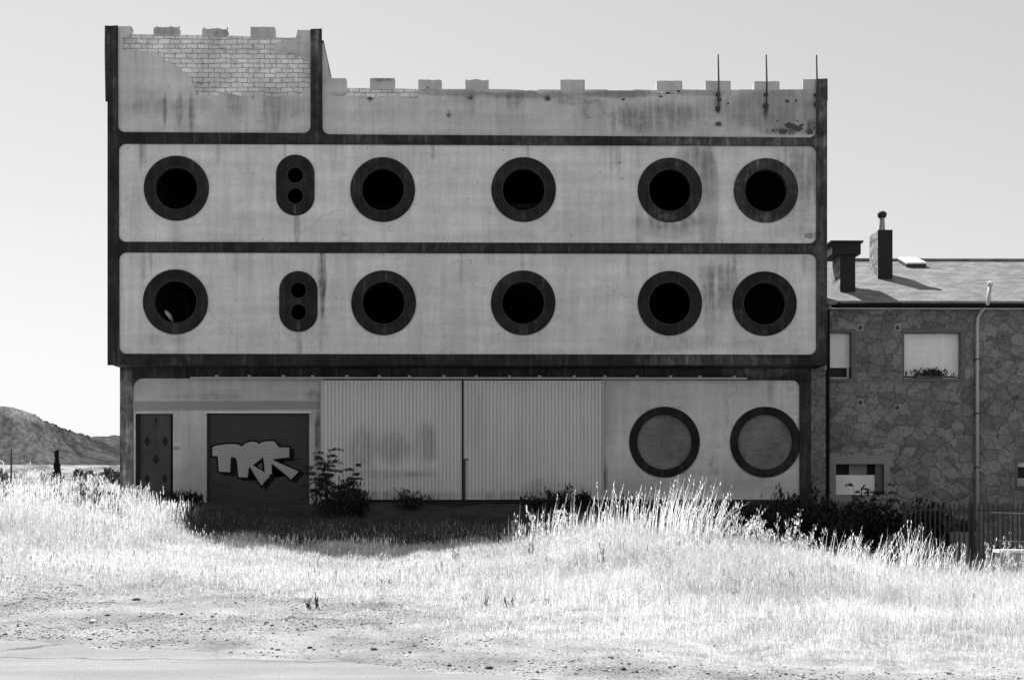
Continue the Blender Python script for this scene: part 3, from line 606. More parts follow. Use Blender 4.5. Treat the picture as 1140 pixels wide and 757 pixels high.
for d, a in ((dA, 357), (dA, 512.6), (dB, 516.2), (dB, 670.4)):
    MB().box(PX(a, YSD), PX(a + 1.6, YSD), YSD - .012, YSD + .08, ZG(556, YSD), ZG(423.2, YSD)).build('edge_strip', m_galv, d)
MB().box(PX(516.4, YSD), PX(518.4, YSD), YSD - .06, YSD - .015, ZG(556, YSD), ZG(511, YSD)).build('bolt_bar', m_iron, dB)
MB().tube([(PX(516.5, YSD), YSD - .06, ZG(511.5, YSD)), (PX(521.5, YSD), YSD - .06, ZG(511, YSD))], .018, 6).build('door_handle', m_iron, dB)
YR = 33.78
rail = MB().box(PX(212, YR), PX(832, YR), YR, YR + .09, ZG(421.8, YR), ZG(419.9, YR)).build('door_rail', m_galv, bld)
for i in range(17):
    px = 240 + i * 36 + random.uniform(-2, 2)
    MB().box(PX(px, YR), PX(px + 3, YR), YR + .01, YG - .003, ZG(419.6, YR), ZG(417.8, YR)).build('rail_bracket', m_galv, rail)
c = P(395, 421.5, YG); MB().prism([(c.x + 20 * YG / F * math.cos(R(a)), c.z + 11 * YG / F * math.sin(R(a))) for a in range(0, 181, 12)], [], YG - .012, YG - .003).build('half_round_plate', m_rim, bld)
# right wall with two bricked-up rings
zl = ZG(556)
ROg, RIg = 39.5 * YG / F, 30.5 * YG / F
cs = [P(740, 492, YG), P(852.3, 492, YG)]
MB().prism([(XG(670), zl), (XG(897), zl), (XG(897), zgt - .02), (XG(670), zgt - .02)], [circ(c.x, c.z, RIg + .05) for c in cs], YG + .052, YG + .30).build('ground_floor_wall', m_gnd_r, bld)
for i, c in enumerate(cs):
    ring = [(p[0], p[1]) for p in circ(c.x, c.z, ROg, 80)]
    if i == 1: ring = [(min(p[0], XG(890) ), p[1]) for p in ring]
    o = MB().prism(ring, [circ(c.x, c.z, RIg, 80)], YG + .02, YG + .2).build('bricked_up_window', m_ring, bld)
    MB().prism(circ(c.x, c.z, RIg + .012, 80), [], YG + .10, YG + .18).build('brick_infill', m_infill, o)
MB().box(XG(358), XG(890), YG + .03, YG + .31, zg0, zl - .004).build('plinth', simple('dark_plinth', .035, a1=.4), bld)  # plain dark base below the ground floor walls
# stone pier next to the frame, dark gap towards the neighbour
MB().box(XG(903) + .004, XG(919.4), YG + .02, YG + .5, -.6, zgt).box(xR + .012, XG(919.4), YG + .02, YG + .5, zgt + .001, zgt + .5).build('stone_pier', m_stone_s, bld)
MB().box(XG(903) + .004, xR - .05, YG + .5, 35.35, -.6, zgt).build('side_wall', m_inner, bld)

MB().box(PX(920.9, 34.1), PX(924.0, 34.1), 34.1, 34.2, zgt - .02, Z(337)).build('black_gap_fill', m_black, bld)  # black box added to darken the gap between the two houses
MB().box(PX(919.6, 34.3), PX(923.6, 34.3), 34.3, 34.42, -.6, zgt).build('black_gap_fill', m_black, bld)  # lower part of the added black fill, standing in for shade

# ------------------------------------------------------------ the neighbouring stone house
YH = 34.62; H0 = Vector((12, YH, -.5))
hs = empty('stone_house', H0, 'rubble stone house with slate roof, chimneys and roller blinds beside the concrete building', 'house')
hx0, hx1 = PX(921.6, YH), 24.0
def hz(py): return PZ(py, YH, 1000)
def rect(px0, px1, py0, py1, Y=YH): return [(PX(px0, Y), hz(py1)), (PX(px1, Y), hz(py1)), (PX(px1, Y), hz(py0)), (PX(px0, Y), hz(py0))]
wins = [(923.8, 948, 370.5, 421.5), (1006.5, 1070, 370.5, 421.5), (930.5, 984, 516.5, 551), (1133, 1170, 514, 541), (1150, 1195, 371, 421)]
ze = hz(341)
MB().prism([(hx0, -.9), (hx1, -.9), (hx1, ze), (hx0, ze)], [rect(*q_) for q_ in wins], YH, YH + .42).build('wall', m_stone, hs)
MB().box(hx0, hx0 + .3, YH + .43, 43.5, -.9, ze).build('side_wall', m_stone, hs)
MB().box(hx0 + .31, hx1, 43.2, 43.5, -.9, ze).build('back_wall', m_stone, hs)
m_jamb = simple('dressed_stone_jamb', .12, a1=.15); m_blind = slats('roller_blind', .78, .045, .93)
def hwin(q_, blind_to, sill=True):
    a, b, c, d = q_; x0, x1 = PX(a, YH), PX(b, YH); z0, z1 = hz(d), hz(c)
    fr_ = MB(); t = .06; y = YH + .26
    fr_.box(x0, x0 + t, y, y + .07, z0, z1).box(x1 - t, x1, y, y + .07, z0, z1).box(x0 + t, x1 - t, y, y + .07, z0, z0 + t).box(x0 + t, x1 - t, y, y + .07, z1 - t, z1)
    wn_ = fr_.build('window', m_white, hs)
    MB().box(x0 + t, x1 - t, y + .03, y + .045, z0 + t, z1 - t).build('pane', m_glassd, wn_)
    zb_ = z1 - (z1 - z0) * blind_to
    MB().box(x0 + .004, x1 - .004, YH + .20, YH + .225, zb_, z1 - .004).build('roller_blind', m_blind, wn_)
    MB().box(x1 + .002, x1 + .12, YH - .012, YH + .1, z0 - .04, z1 + .1).box(x0 - .06, x0 - .002, YH - .012, YH + .1, z0 - .04, z1 + .1).box(x0 - .002, x1 + .002, YH - .012, YH + .1, z1 + .002, z1 + .1).build('surround', m_jamb, wn_)
    MB().box(x0 - .05, x1 + .05, YH - .05, YH + .2, z0 - .08, z0 - .002).build('sill', m_jamb, wn_)
    return wn_
hwin(wins[0], .75); hwin(wins[1], .93); hwin(wins[4], .8)
# ground floor window with irregular pale quoin surround
a, b, c, d = wins[2]
so_ = pl([(923.4, 560), (923.4, 504.2), (935.3, 504.2), (935.3, 507.5), (950, 507.5), (950, 504.2), (965, 504.2), (965, 507.5), (980, 507.5), (980, 504.2), (994.5, 504.2), (994.5, 520), (990.5, 520), (990.5, 536), (994.5, 536), (994.5, 560)], YH)
sw = MB().prism(so_, [rect(a, b, c, d)], YH - .02, YH + .06).build('window_surround', simple('pale_quoin_blocks', .22, a1=.12), hs)
x0, x1 = PX(a, YH), PX(b, YH)
w_ = MB().box(x0 + .002, x1 - .002, YH + .3, YH + .36, hz(d), hz(c)).build('window', m_inner, hs)
MB().box(x0 + .003, x1 - .2, YH + .19, YH + .23, hz(d) + .01, hz(528.5)).build('lower_blind', m_blind, w_)
MB().box(PX(948, YH), PX(968, YH), YH + .25, YH + .28, hz(528), hz(517)).build('curtain', simple('grey_curtain', .2), w_)
MB().box(x1 - .2, x1 - .004, YH + .12, YH + .28, hz(d) + .01, hz(c) - .004).build('inner_jamb', m_jamb, w_)
hwin(wins[3], .2)
MB().box(PX(1131, YH), PX(1172, YH), YH - .10, YH + .1, hz(541), hz(532)).build('window_ledge', m_conc, hs)
for px, py in ((957.5, 365), (999, 365), (957.5, 448), (998.5, 454)):
    s_ = 3.6 * YH / F; c = P(px, py, YH)
    v_ = MB().prism([(c.x - s_, c.z - s_), (c.x + s_, c.z - s_), (c.x + s_, c.z + s_), (c.x - s_, c.z + s_)], [[(c.x - s_ * .62, c.z - s_ * .62), (c.x + s_ * .62, c.z - s_ * .62), (c.x + s_ * .62, c.z + s_ * .62), (c.x - s_ * .62, c.z + s_ * .62)]], YH - .02, YH + .05).build('vent_frame', m_conc, hs)
    MB().box(c.x - s_ * .6, c.x + s_ * .6, YH - .006, YH + .03, c.z - s_ * .6, c.z + s_ * .6).build('vent_grille', m_iron, v_)
# roof
YE, YRD = YH - .32, 39.6
zE = P(1000, 335, YE).z; zR = P(1000, 290.5, YRD).z; sl_ = (zR - zE) / (YRD - YE)
def roofpt(px, py):
    d = ray(px, py); t = (zE - EYE - sl_ * YE) / (d.z - sl_ * d.y); return Vector((d.x * t, d.y * t, EYE + d.z * t))
mb = MB(); rx0 = hx0 - .12
mb.add([(rx0, YE, zE), (hx1 + .3, YE, zE), (hx1 + .3, YRD, zR), (rx0, YRD, zR), (hx1 + .3, 2 * YRD - YE, zE), (rx0, 2 * YRD - YE, zE)] + [(rx0, YE, zE - .10), (hx1 + .3, YE, zE - .10), (hx1 + .3, YRD, zR - .12), (rx0, YRD, zR - .12), (hx1 + .3, 2 * YRD - YE, zE - .10), (rx0, 2 * YRD - YE, zE - .10)],
       [(0, 1, 2, 3), (3, 2, 4, 5), (9, 8, 7, 6), (11, 10, 8, 9), (0, 6, 7, 1), (5, 4, 10, 11), (0, 3, 9, 6), (3, 5, 11, 9), (1, 7, 8, 2), (2, 8, 10, 4)])
roof = mb.build('roof', m_slate, hs)
MB().tube([(rx0, YRD, zR + .02), (hx1, YRD, zR + .02)], .07, 7).build('ridge_tiles', m_slate, roof)
g_ = MB(); g_.tube([(rx0 + .3, YE - .07, zE - .13), (hx1, YE - .07, zE - .13)], .065, 8); g_.build('gutter', m_black, hs)
MB().box(hx0 + .02, hx1, YE + .03, YH - .002, ze - .001, hz(344.5)).box(hx0 + .02, hx1, YE + .03, YE + .06, hz(345.5), hz(337.5)).build('fascia', m_white, hs)
# downpipe with vent stub through the gutter
yp = YE - .12
pp = [P(1102.3, 316, yp), P(1100.6, 333, yp), P(1099.5, 338, yp), P(1091, 349, YH - .12), P(1088.5, 354, YH - .08), P(1088, 362, YH - .08), P(1088, 640, YH - .08)]
pp[-1].z = -.6
dp = MB().tube(pp, [.055, .055, .055, .05, .05, .05, .05], 10).build('downpipe', m_galv, hs, smooth=True)
c = P(1102.4, 314.5, yp); MB().tube([c + Vector((0, 0, -.08)), c + Vector((0, 0, .0)), c + Vector((0, 0, .03))], [.085, .085, .03], 10).build('pipe_cap', m_white, dp)
for py in (400, 460, 520):
    c = P(1088, py, YH - .08); MB().box(c.x - .07, c.x + .07, YH - .13, YH + .01, c.z - .02, c.z + .02).build('pipe_clamp', m_iron, dp)
# chimneys
def chimney(px0, px1, pybase, pytop, pxback, name='chimney'):
    b_ = roofpt(px0, pybase); Y0 = b_.y; x0 = PX(px0, Y0); x1 = PX(px1, Y0); Y1 = Y0 * (px0 - 554) / (pxback - 554); zt = P(px0, pytop, Y0).z
    return x0, x1, Y0, Y1, b_.z, zt
x0, x1, y0, y1, zb_, zt = chimney(935.5, 951.5, 325, 284, 926.5)
ch = MB().box(x0, x1, y0, y1, zb_ - .4, zt).build('chimney', m_chim, roof, bevel=.01)
MB().box(x0 - .01, x1 + .01, y0 - .03, y0 - .002, zb_ - .35, zt - .004).build('painted_shade_front', m_chimd, roof)  # near-black sheet: shade painted onto the chimney's front face
MB().box(x0 - .28, x1 + .14, y0 - .14, y1 + .14, zt + .002, P(936, 271.5, y0).z).build('chimney_cap', m_chimd, roof)
MB().box(x0 - .34, x1 + .2, y0 - .2, y1 + .2, P(936, 271.3, y0).z, P(936, 269.3, y0).z).build('cap_slab', m_chimd, roof)
x0, x1, y0, y1, zb_, zt = chimney(977.5, 993, 310.5, 256.5, 967.8)
MB().box(x0, x1, y0, y1, zb_ - .4, zt).build('chimney', m_chim, roof, bevel=.01)
MB().box(x0 - .01, x1 + .01, y0 - .03, y0 - .002, zb_ - .35, zt + .01).build('painted_shade_front', m_chimd, roof)  # second chimney, front face shade painted the same way
ym = (y0 + y1) / 2; px_ = (x0 + x1) / 2; k_ = ym / F
zc = lambda py: P(982, py, ym).z
xc = PX(982, ym)
pot = MB().tube([(xc, ym, zt), (xc, ym, zc(247)), (xc, ym, zc(242))], [3.4 * k_, 2.9 * k_, 2.6 * k_], 12).build('chimney_pot', m_conc, roof, smooth=True)
MB().tube([(xc, ym, zc(243)), (xc, ym, zc(241.5)), (xc, ym, zc(238)), (xc, ym, zc(236)), (xc, ym, zc(235))], [3.2 * k_, 4.8 * k_, 5.2 * k_, 3.4 * k_, .5 * k_], 12).build('chimney_cowl', m_rim, pot, smooth=True)
# open skylight near the ridge
p0 = roofpt(1009, 297.5); p1 = roofpt(1031, 297.5); p2 = roofpt(1019, 291.5); p3 = roofpt(999, 291.5); u = Vector((0, -sl_, 1)).normalized()
def slab(name, pts, h0, h1, mat, par):
    m_ = MB(); m_.add([p + u * h0 for p in pts] + [p + u * h1 for p in pts], [(3, 2, 1, 0), (4, 5, 6, 7)] + [(i, (i + 1) % 4, (i + 1) % 4 + 4, i + 4) for i in range(4)]); return m_.build(name, mat, par)
skl = slab('skylight', [p0, p1, p2, p3], .0, .09, m_iron, roof); ctr = (p0 + p1 + p2 + p3) / 4
slab('skylight_sash', [ctr + (p - ctr) * 1.02 for p in (p0, p1, p2, p3)], .10, .15, m_white, skl)
# window box with a plant on the sill
q1 = P(1037, 419, YH - .05)
wb = empty('window_box', q1 + Vector((0, 0, -.1)), 'long planter with a leafy plant on the sill of the blinded upper window', 'planter')
MB().box(PX(1020, YH), PX(1050, YH), YH - .05, YH + .16, hz(421), hz(415.5)).build('trough', m_jamb, wb)
#%%PLANTS
# ------------------------------------------------------------ grass, weeds, stones
def wx(px, Y): return (np.asarray(px) - 554) / F * Y
def blade_arrays(x, y, z, h, wd, az, lean, tone, curve=.6):
    """five-point bent blades; returns verts, faces(quads+tris), tone per vertex"""
    n = len(x); fa = rng.uniform(0, 2 * np.pi, n); wxv, wyv = np.cos(fa) * wd * .5, np.sin(fa) * wd * .5
    lx, ly = np.cos(az) * lean, np.sin(az) * lean; V = np.zeros((n, 5, 3))
    V[:, 0] = np.stack([x - wxv, y - wyv, z - .02], -1); V[:, 1] = np.stack([x + wxv, y + wyv, z - .02], -1)
    mx, my, mz = x + lx * h * .55 * (1 - curve), y + ly * h * .55 * (1 - curve), z + h * .58
    V[:, 2] = np.stack([mx + wxv * .8, my + wyv * .8, mz], -1); V[:, 3] = np.stack([mx - wxv * .8, my - wyv * .8, mz], -1)
    hz_ = np.sqrt(np.clip(1 - (lean * .8) ** 2, .1, 1)); V[:, 4] = np.stack([x + lx * h, y + ly * h, z + h * hz_], -1)
    return V, np.repeat(tone[:, None], 5, 1)
def build_blades(name, chunks, mat, parent=None, loc=(0, 0, 0)):
    V = np.concatenate([c[0] for c in chunks]); Tn = np.concatenate([c[1] for c in chunks]); n = len(V)
    me = bpy.data.meshes.new(name); me.vertices.add(n * 5)
    me.vertices.foreach_set('co', (V - np.array(loc)).reshape(-1)); b = (np.arange(n) * 5)[:, None]
    loops = np.concatenate([b + np.array([0, 1, 2, 3]), b + np.array([3, 2, 4])], 1).reshape(-1)
    me.loops.add(len(loops)); me.loops.foreach_set('vertex_index', loops); me.polygons.add(2 * n)
    st = np.stack([np.arange(n) * 7, np.arange(n) * 7 + 4], -1).reshape(-1); me.polygons.foreach_set('loop_start', st); me.polygons.foreach_set('loop_total', np.tile([4, 3], n))
    me.update(); me.validate(); me.materials.append(mat); addattr(me, 'tone', Tn.reshape(-1))
    o = bpy.data.objects.new(name, me)
    if parent is None: o.location = loc
    return lnk(o, parent)
def scatter(n, x0, x1, y0, y1, dens):
    """points kept with probability dens(x,y)"""
    x = rng.uniform(x0, x1, n); y = rng.uniform(y0, y1, n); k = rng.uniform(0, 1, n) < dens(x, y); return x[k], y[k]
def ridge_y(x): return np.interp(x, [-14, -9, -7.5, -5.5, -2.6, 0, 2.2, 5, 8, 14], [29, 28, 26.5, 25.3, 25.2, 25.2, 24.8, 24.4, 24, 24])
def heightf(x, y):
    d = y - edge(x); g = gravelf(x, y)
    h = .05 + .10 * sm(d, 2, 7) + .16 * sm(x, -2, 2.5) * sm(y, 14, 20) + .10 * sm(x, 0, 3) * sm(d, 1.5, 5) + .25 * sm(-x, 6.5, 9) * sm(y, 20, 25)
    n = bnoise(x * .9, y * .9, 41); m = bnoise(x * 3.1, y * 3.1, 42)
    return h * (.35 + .7 * n + .75 * m) * (1 - .45 * g)
def dens_meadow(x, y):
    d = y - edge(x); g = gravelf(x, y); n = bnoise(x * 1.1, y * 1.1, 43) * .6 + bnoise(x * 4, y * 4, 44) * .4
    D = sm(d, .1, 3.5) * (.35 + .65 * sm(n, .25, .5)); D = D * (1 - g * .93); return D * (np.abs(x) < y * .47 + 1.0) * (1 - shadef(x, y - (bnoise(x * 1.7, y * 0, 47) - .3) * 1.6) * .95)
ch = []
x, y = scatter(620000, -13, 13, 10, 30, dens_meadow)
h = heightf(x, y) * rng.uniform(.5, 1.35, len(x)); tone = np.clip(.15 + .5 * bnoise(x * .7, y * .7, 45) + .35 * bnoise(x * 3.7, y * 2.9, 46) + rng.normal(0, .2, len(x)) - .5 * (rng.uniform(0, 1, len(x)) < .07), 0, 1)
az = rng.uniform(0, 6.28, len(x)); ch.append(blade_arrays(x, y, T(x, y), h, rng.uniform(.003, .0065, len(x)), az, np.abs(rng.normal(.62, .36, len(x))), tone))
x, y = scatter(260000, -13, 13, 11, 28.5, dens_meadow); hh = heightf(x, y)
ch.append(blade_arrays(x, y, T(x, y) + hh * rng.uniform(.1, .9, len(x)), rng.uniform(.015, .055, len(x)) * np.clip(y / 24, .4, 1), rng.uniform(.004, .011, len(x)) * np.clip(y / 24, .45, 1), rng.uniform(0, 6.28, len(x)), rng.uniform(.5, 1.2, len(x)), np.clip(rng.normal(.5, .26, len(x)), 0, 1)))
# sparse long culms with seed heads
def culms(n, x0, x1, y0, y1, dens, hmin, hmax, leanm=.32, wd=.004, tonem=.8, head=True, azm=.2):
    x, y = scatter(n, x0, x1, y0, y1, dens)
    if not len(x): return
    h = rng.uniform(hmin, hmax, len(x)) * (.7 + .5 * bnoise(x * 1.7, y * 1.7, 50)); az = rng.normal(azm, .9, len(x)); ln = np.abs(rng.normal(leanm, .12, len(x))); tn = np.clip(rng.normal(tonem, .2, len(x)), 0, 1)
    V, t_ = blade_arrays(x, y, T(x, y), h, np.full(len(x), wd), az, ln, tn); ch.append((V, t_))
    if head:
        tip = V[:, 4]; k = rng.integers(2, 5)
        for j in range(4):
            ch.append(blade_arrays(tip[:, 0], tip[:, 1], tip[:, 2] - h * (.02 + .05 * j), h * rng.uniform(.06, .13, len(x)), rng.uniform(.008, .016, len(x)), az + rng.normal(0, .9, len(x)), rng.uniform(.3, .8, len(x)), tn))
nearr = lambda x, y, a=2.2, b=.3: sm(y, ridge_y(x) - a, ridge_y(x) - b * 2) * sm(ridge_y(x) + b - y, 0, .3)
culms(7000, -.5, 12, 16, 25.5, lambda x, y: sm(x, 0, 3) * sm(y, 16, 22) * sm(ridge_y(x) + .2 - y, 0, .3) * .8, .26, .46)
culms(5000, -7, 1, 20, 26, lambda x, y: nearr(x, y, 1.5) * .5, .18, .38)
culms(5200, -12.5, -6.9, 22.5, 29, lambda x, y: sm(y, 22, 26) * sm(ridge_y(x) + .8 - y, 0, .3) * .8, .40, .80)
culms(600, -12, 12, 13, 22, lambda x, y: .6 + 0 * x, .2, .42, head=True, tonem=.5)
culms(5200, -12, 12, 15.5, 25.5, lambda x, y: sm(bnoise(x * .9, y * .9, 91), .45, .75) * sm(ridge_y(x) + .2 - y, 0, .3) * (.35 + .65 * sm(x, -1, 2)), .22, .44, leanm=.4, tonem=.0)
culms(2600, 0, 12, 21.5, 25, lambda x, y: nearr(x, y, 1.8) * .8, .35, .70, leanm=.3, tonem=.9)
meadow = tag(build_blades('dry_grass', ch, m_grass), 'pale sunlit dry grass covering the bank between road and building', 'grass', kind='stuff')
# low growth in the building's shade, part of that shade put into its dark tone
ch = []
x, y = scatter(60000, -12, 12, 24.5, 34, lambda x, y: shadef(x, y) * (.25 + .75 * sm(bnoise(x * 1.4, y * 1.4, 60), .4, .6)) * (np.abs(x) < 11.3) * sm(31.5 + 2 * bnoise(x, y, 66) - y, 0, 2.5))
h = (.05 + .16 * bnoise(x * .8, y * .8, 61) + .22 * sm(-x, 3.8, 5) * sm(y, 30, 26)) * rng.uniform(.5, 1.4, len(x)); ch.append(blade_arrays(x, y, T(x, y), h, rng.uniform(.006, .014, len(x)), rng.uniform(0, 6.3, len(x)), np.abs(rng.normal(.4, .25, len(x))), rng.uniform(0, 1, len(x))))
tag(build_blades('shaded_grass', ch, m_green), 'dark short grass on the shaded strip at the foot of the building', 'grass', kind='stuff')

# tall broad-bladed tussocks standing up along the crest
def tussock(px, py_top, py_base, Y, n, spread, lean, wd, mat, name, label, cat, group, tone=.85, heads=.0):
    gx_ = float(wx(px, Y)); gz = Tz(gx_, Y); H = P(px, py_top, Y).z - gz
    x = gx_ + rng.normal(0, spread, n); y = Y + rng.normal(0, spread * .6, n); h = H * rng.uniform(.45, 1.0, n) ** .8; h[0] = H
    az = rng.normal(0.0, .5, n) + (rng.uniform(0, 1, n) < .12) * np.pi; ln = np.abs(rng.normal(lean, lean * .6, n))
    c = [blade_arrays(x, y, T(x, y), h, rng.uniform(.6, 1.2, n) * wd, az, ln, np.clip(rng.normal(tone, .15, n), 0, 1), .35)]
    if heads:
        V = c[0][0]; tip = V[:, 4]
        for j in range(7):
            m_ = V[:, 3] * (j / 7.) + tip * (1 - j / 7.); c.append(blade_arrays(m_[:, 0], m_[:, 1], m_[:, 2], np.full(n, .07) * heads, np.full(n, .02) * heads, rng.uniform(0, 6.28, n), rng.uniform(.5, .9, n), np.clip(rng.normal(tone, .15, n), 0, 1)))
    o = build_blades(name, c, mat, None, (gx_, Y, gz)); return tag(o, label, cat, group)
GT = 'tall grass tussocks along the crest of the bank'
for k, (px, pt, n, sp, ln) in enumerate([(596, 556, 9, .2, .2), (622, 548, 12, .25, .22), (644, 550, 14, .2, .15), (662, 546, 12, .2, .25), (683, 543, 20, .22, .2), (697, 538, 24, .2, .15), (708, 552, 10, .15, .3), (724, 546, 18, .2, .25),
        (738, 535, 26, .16, .18), (748, 528, 30, .16, .15), (758, 527, 34, .18, .2), (770, 530, 30, .2, .32), (785, 536, 24, .22, .42), (797, 552, 16, .2, .5)]):
    tussock(px, pt, 590, float(rng.uniform(23.2, 24.4)), max(3, int(n * 1.1)), sp * 1.15, ln * .8, .018, m_weed, 'grass_tussock', None, 'grass tussock', GT, heads=.75 if k % 2 else .0)
for k, (px, pt, n, sp, ln) in enumerate([(925, 574, 5, .1, .1), (933, 592, 22, .18, .3), (946, 590, 24, .2, .35), (960, 588, 24, .18, .35), (975, 590, 24, .2, .35), (990, 594, 20, .2, .3), (1005, 582, 28, .2, .25), (1015, 581, 28, .2, .25), (1028, 588, 26, .2, .3), (1042, 600, 22, .2, .3),
        (1056, 603, 24, .2, .25), (1070, 606, 20, .18, .2), (1084, 612, 16, .15, .15), (1098, 600, 5, .08, .25)]):
    tussock(px, pt, 640, float(rng.uniform(22.4, 23.4)), max(3, int(n * 1.1)), sp * 1.15, ln * .8, .018, m_weed, 'grass_tussock', None, 'grass tussock', GT, heads=.75 if k % 2 else .0)
for o in COL.objects:
    if o.name.startswith('grass_tussock'): o['label'] = 'upright pale grass tussock against the dark shade on the crest of the bank'
# leafy pale weeds and darker stalks, one by one
def weed(px, py_top, Y, n, mat, label, group, seg=9, leaf=.055, spread=.12, cat='weed', name='weed_plant', tone=.6, lean=.15, per=3):
    gx_ = float(wx(px, Y)); gz = Tz(gx_, Y); H = P(px, py_top, Y).z - gz; r_ = empty(name, (gx_, Y, gz), label, cat, group)
    st = MB(); lv = []
    for i in range(n):
        a = random.uniform(0, 6.28); l = random.uniform(0, 1) * lean; hh = H * (1 if i == 0 else random.uniform(.5, .95)); b = (gx_ + random.gauss(0, spread), Y + random.gauss(0, spread * .6))
        pts = []
        for k in range(5):
            t = k / 4; pts.append(Vector((b[0] + math.cos(a) * l * hh * t * t, b[1] + math.sin(a) * l * hh * t * t, gz - .03 + (hh + .03) * t)))
        st.tube(pts, [.006, .005, .004, .003, .002], 4, False)
        for k in range(seg * per):
            t = random.uniform(.18, 1); s_ = t * 4; i0 = min(3, int(s_)); p = pts[i0].lerp(pts[i0 + 1], s_ - i0); jj = leaf * .5; lv.append((p.x + random.gauss(0, jj), p.y + random.gauss(0, jj), p.z, leaf * random.uniform(.5, 1.2) * (1.25 - .6 * t)))
    st.build('stem', m_stem if mat in (m_leaf, m_leafd, m_weedd, m_weedk) else m_stempale, r_)
    L = np.array(lv); m = len(L)
    build_blades('foliage', [blade_arrays(L[:, 0], L[:, 1], L[:, 2], L[:, 3], L[:, 3] * rng.uniform(.3, .55, m), rng.uniform(0, 6.28, m), rng.uniform(.4, .95, m), np.clip(rng.normal(tone, .2, m), 0, 1), .1)], mat, r_, (gx_, Y, gz)); return r_
GW = 'pale leafy weeds on the crest of the bank'
for px, pt, n in ((806, 568, 4), (818, 560, 6), (828, 562, 7), (838, 572, 5), (852, 582, 4), (862, 575, 6), (871, 570, 6), (878, 566, 5), (890, 582, 5), (900, 588, 4), (912, 596, 5), (590, 566, 4), (610, 562, 4), (632, 562, 5)):
    weed(px, pt, float(rng.uniform(22.8, 23.8)), n, m_weed, 'pale leafy weed catching the sun on the crest of the bank', GW, 12, .065, .16, lean=.4)
for px, pt, n in ((1108, 600, 6), (1118, 592, 5), (1128, 606, 7), (1139, 600, 5)):
    weed(px, pt, 21.6, n, m_weed, 'pale leafy weed growing in front of the low wall with the railing', 'weeds in front of the low wall', 12, .05, .14)
GL = 'tall pale weeds left of the building'
for px, pt, lb in ((6, 520, 'dark weed at the far left edge'), (22, 522, 'dark weed right of the stake'), (42, 524, 'dark weed left of the columnar conifer'), (84, 528, 'dark weed right of the columnar conifer'), (100, 530, 'dark weed under the field bushes'), (118, 534, 'dark weed near the building corner'), (138, 548, 'dark weed touching the building corner')):
    weed(px, pt, float(rng.uniform(26.0, 28.0)), 9, m_leaf, lb + ' among the pale ones', 'dark weeds left of the building', 12, .08, .22, tone=.5)
for px, pt in ((3, 516), (14, 508), (27, 517), (38, 512), (47, 520), (55, 524), (78, 526), (88, 523), (96, 520), (104, 521), (113, 524), (121, 532), (131, 538), (142, 545), (8, 525), (33, 524), (70, 530), (108, 530)):
    weed(px, pt, float(rng.uniform(26.4, 28.6)), 6, m_weed, 'tall pale weed in the sunlit growth left of the building', GL, 10, .06, .18, tone=.5)
weed(756, 640, 15.5, 1, m_weedd, 'thin dark dry weed on the bank', None, 6) if False else None
for px, pt, Y, lb in ((838, 646, 17.2, 'largest dark dry stalk cluster low on the bright bank'), (822, 660, 16.8, 'low dark dry stalks beside the largest stalk cluster'), (1079, 640, 19.5, 'lone dark dock stalk right of centre before the garden shade')):
    weed(px, pt - 6, Y, 14 if px < 1000 else 2, m_weedk, lb, None, 14, .04, .16 if px < 1000 else .02, tone=.4, lean=.25)
for px, pt, Y in ((592, 600, 21), (672, 612, 19), (771, 655, 16.4), (914, 668, 16), (507, 612, 22), (350, 668, 15.6), (944, 676, 15.4)):
    weed(px, pt - 8, Y, 4, m_weedk, 'small brown dry stalk standing in the sunlit grass', 'small brown stalks in the grass', 8, .03, .05, tone=.4)
for px, py, Y, lb in ((880, 702, 14.6, 'low sparse dark weed patch at the front of the bank, left one'), (925, 696, 15.0, 'low sparse dark weed patch at the front of the bank, middle one'), (1085, 704, 14.4, 'low sparse dark weed patch at the front of the bank, right one'), (735, 618, 20.5, 'sparse grey weed patch in the middle of the mound'), (595, 676, 15.8, 'sparse grey weed patch left of the mound foot')):
    weed(px, py - 12, Y, 9, m_weedk, lb, None, 6, .035, .30, tone=.5, lean=.5)
# curled dry stalk by the left corner of the building
cx_ = float(wx(156, 27)); cz_ = Tz(cx_, 27)
pts = [(cx_ - .30, 27, cz_ - .02), (cx_ - .26, 27, P(147, 548, 27).z), (P(148, 543.5, 27).x, 27, P(148, 547, 27).z), (P(155, 545, 27).x, 27, P(155, 545.5, 27).z), (P(156.5, 542, 27).x, 27, P(156, 541.5, 27).z), (P(153, 541, 27).x, 27, P(153, 540.5, 27).z)]
tag(MB().tube(pts, .012, 5).build('curled_stalk', m_stempale, None, loc=(cx_, 27, cz_)), 'curled pale dry stalk bending beside the dark corner of the building', 'dry stalk')

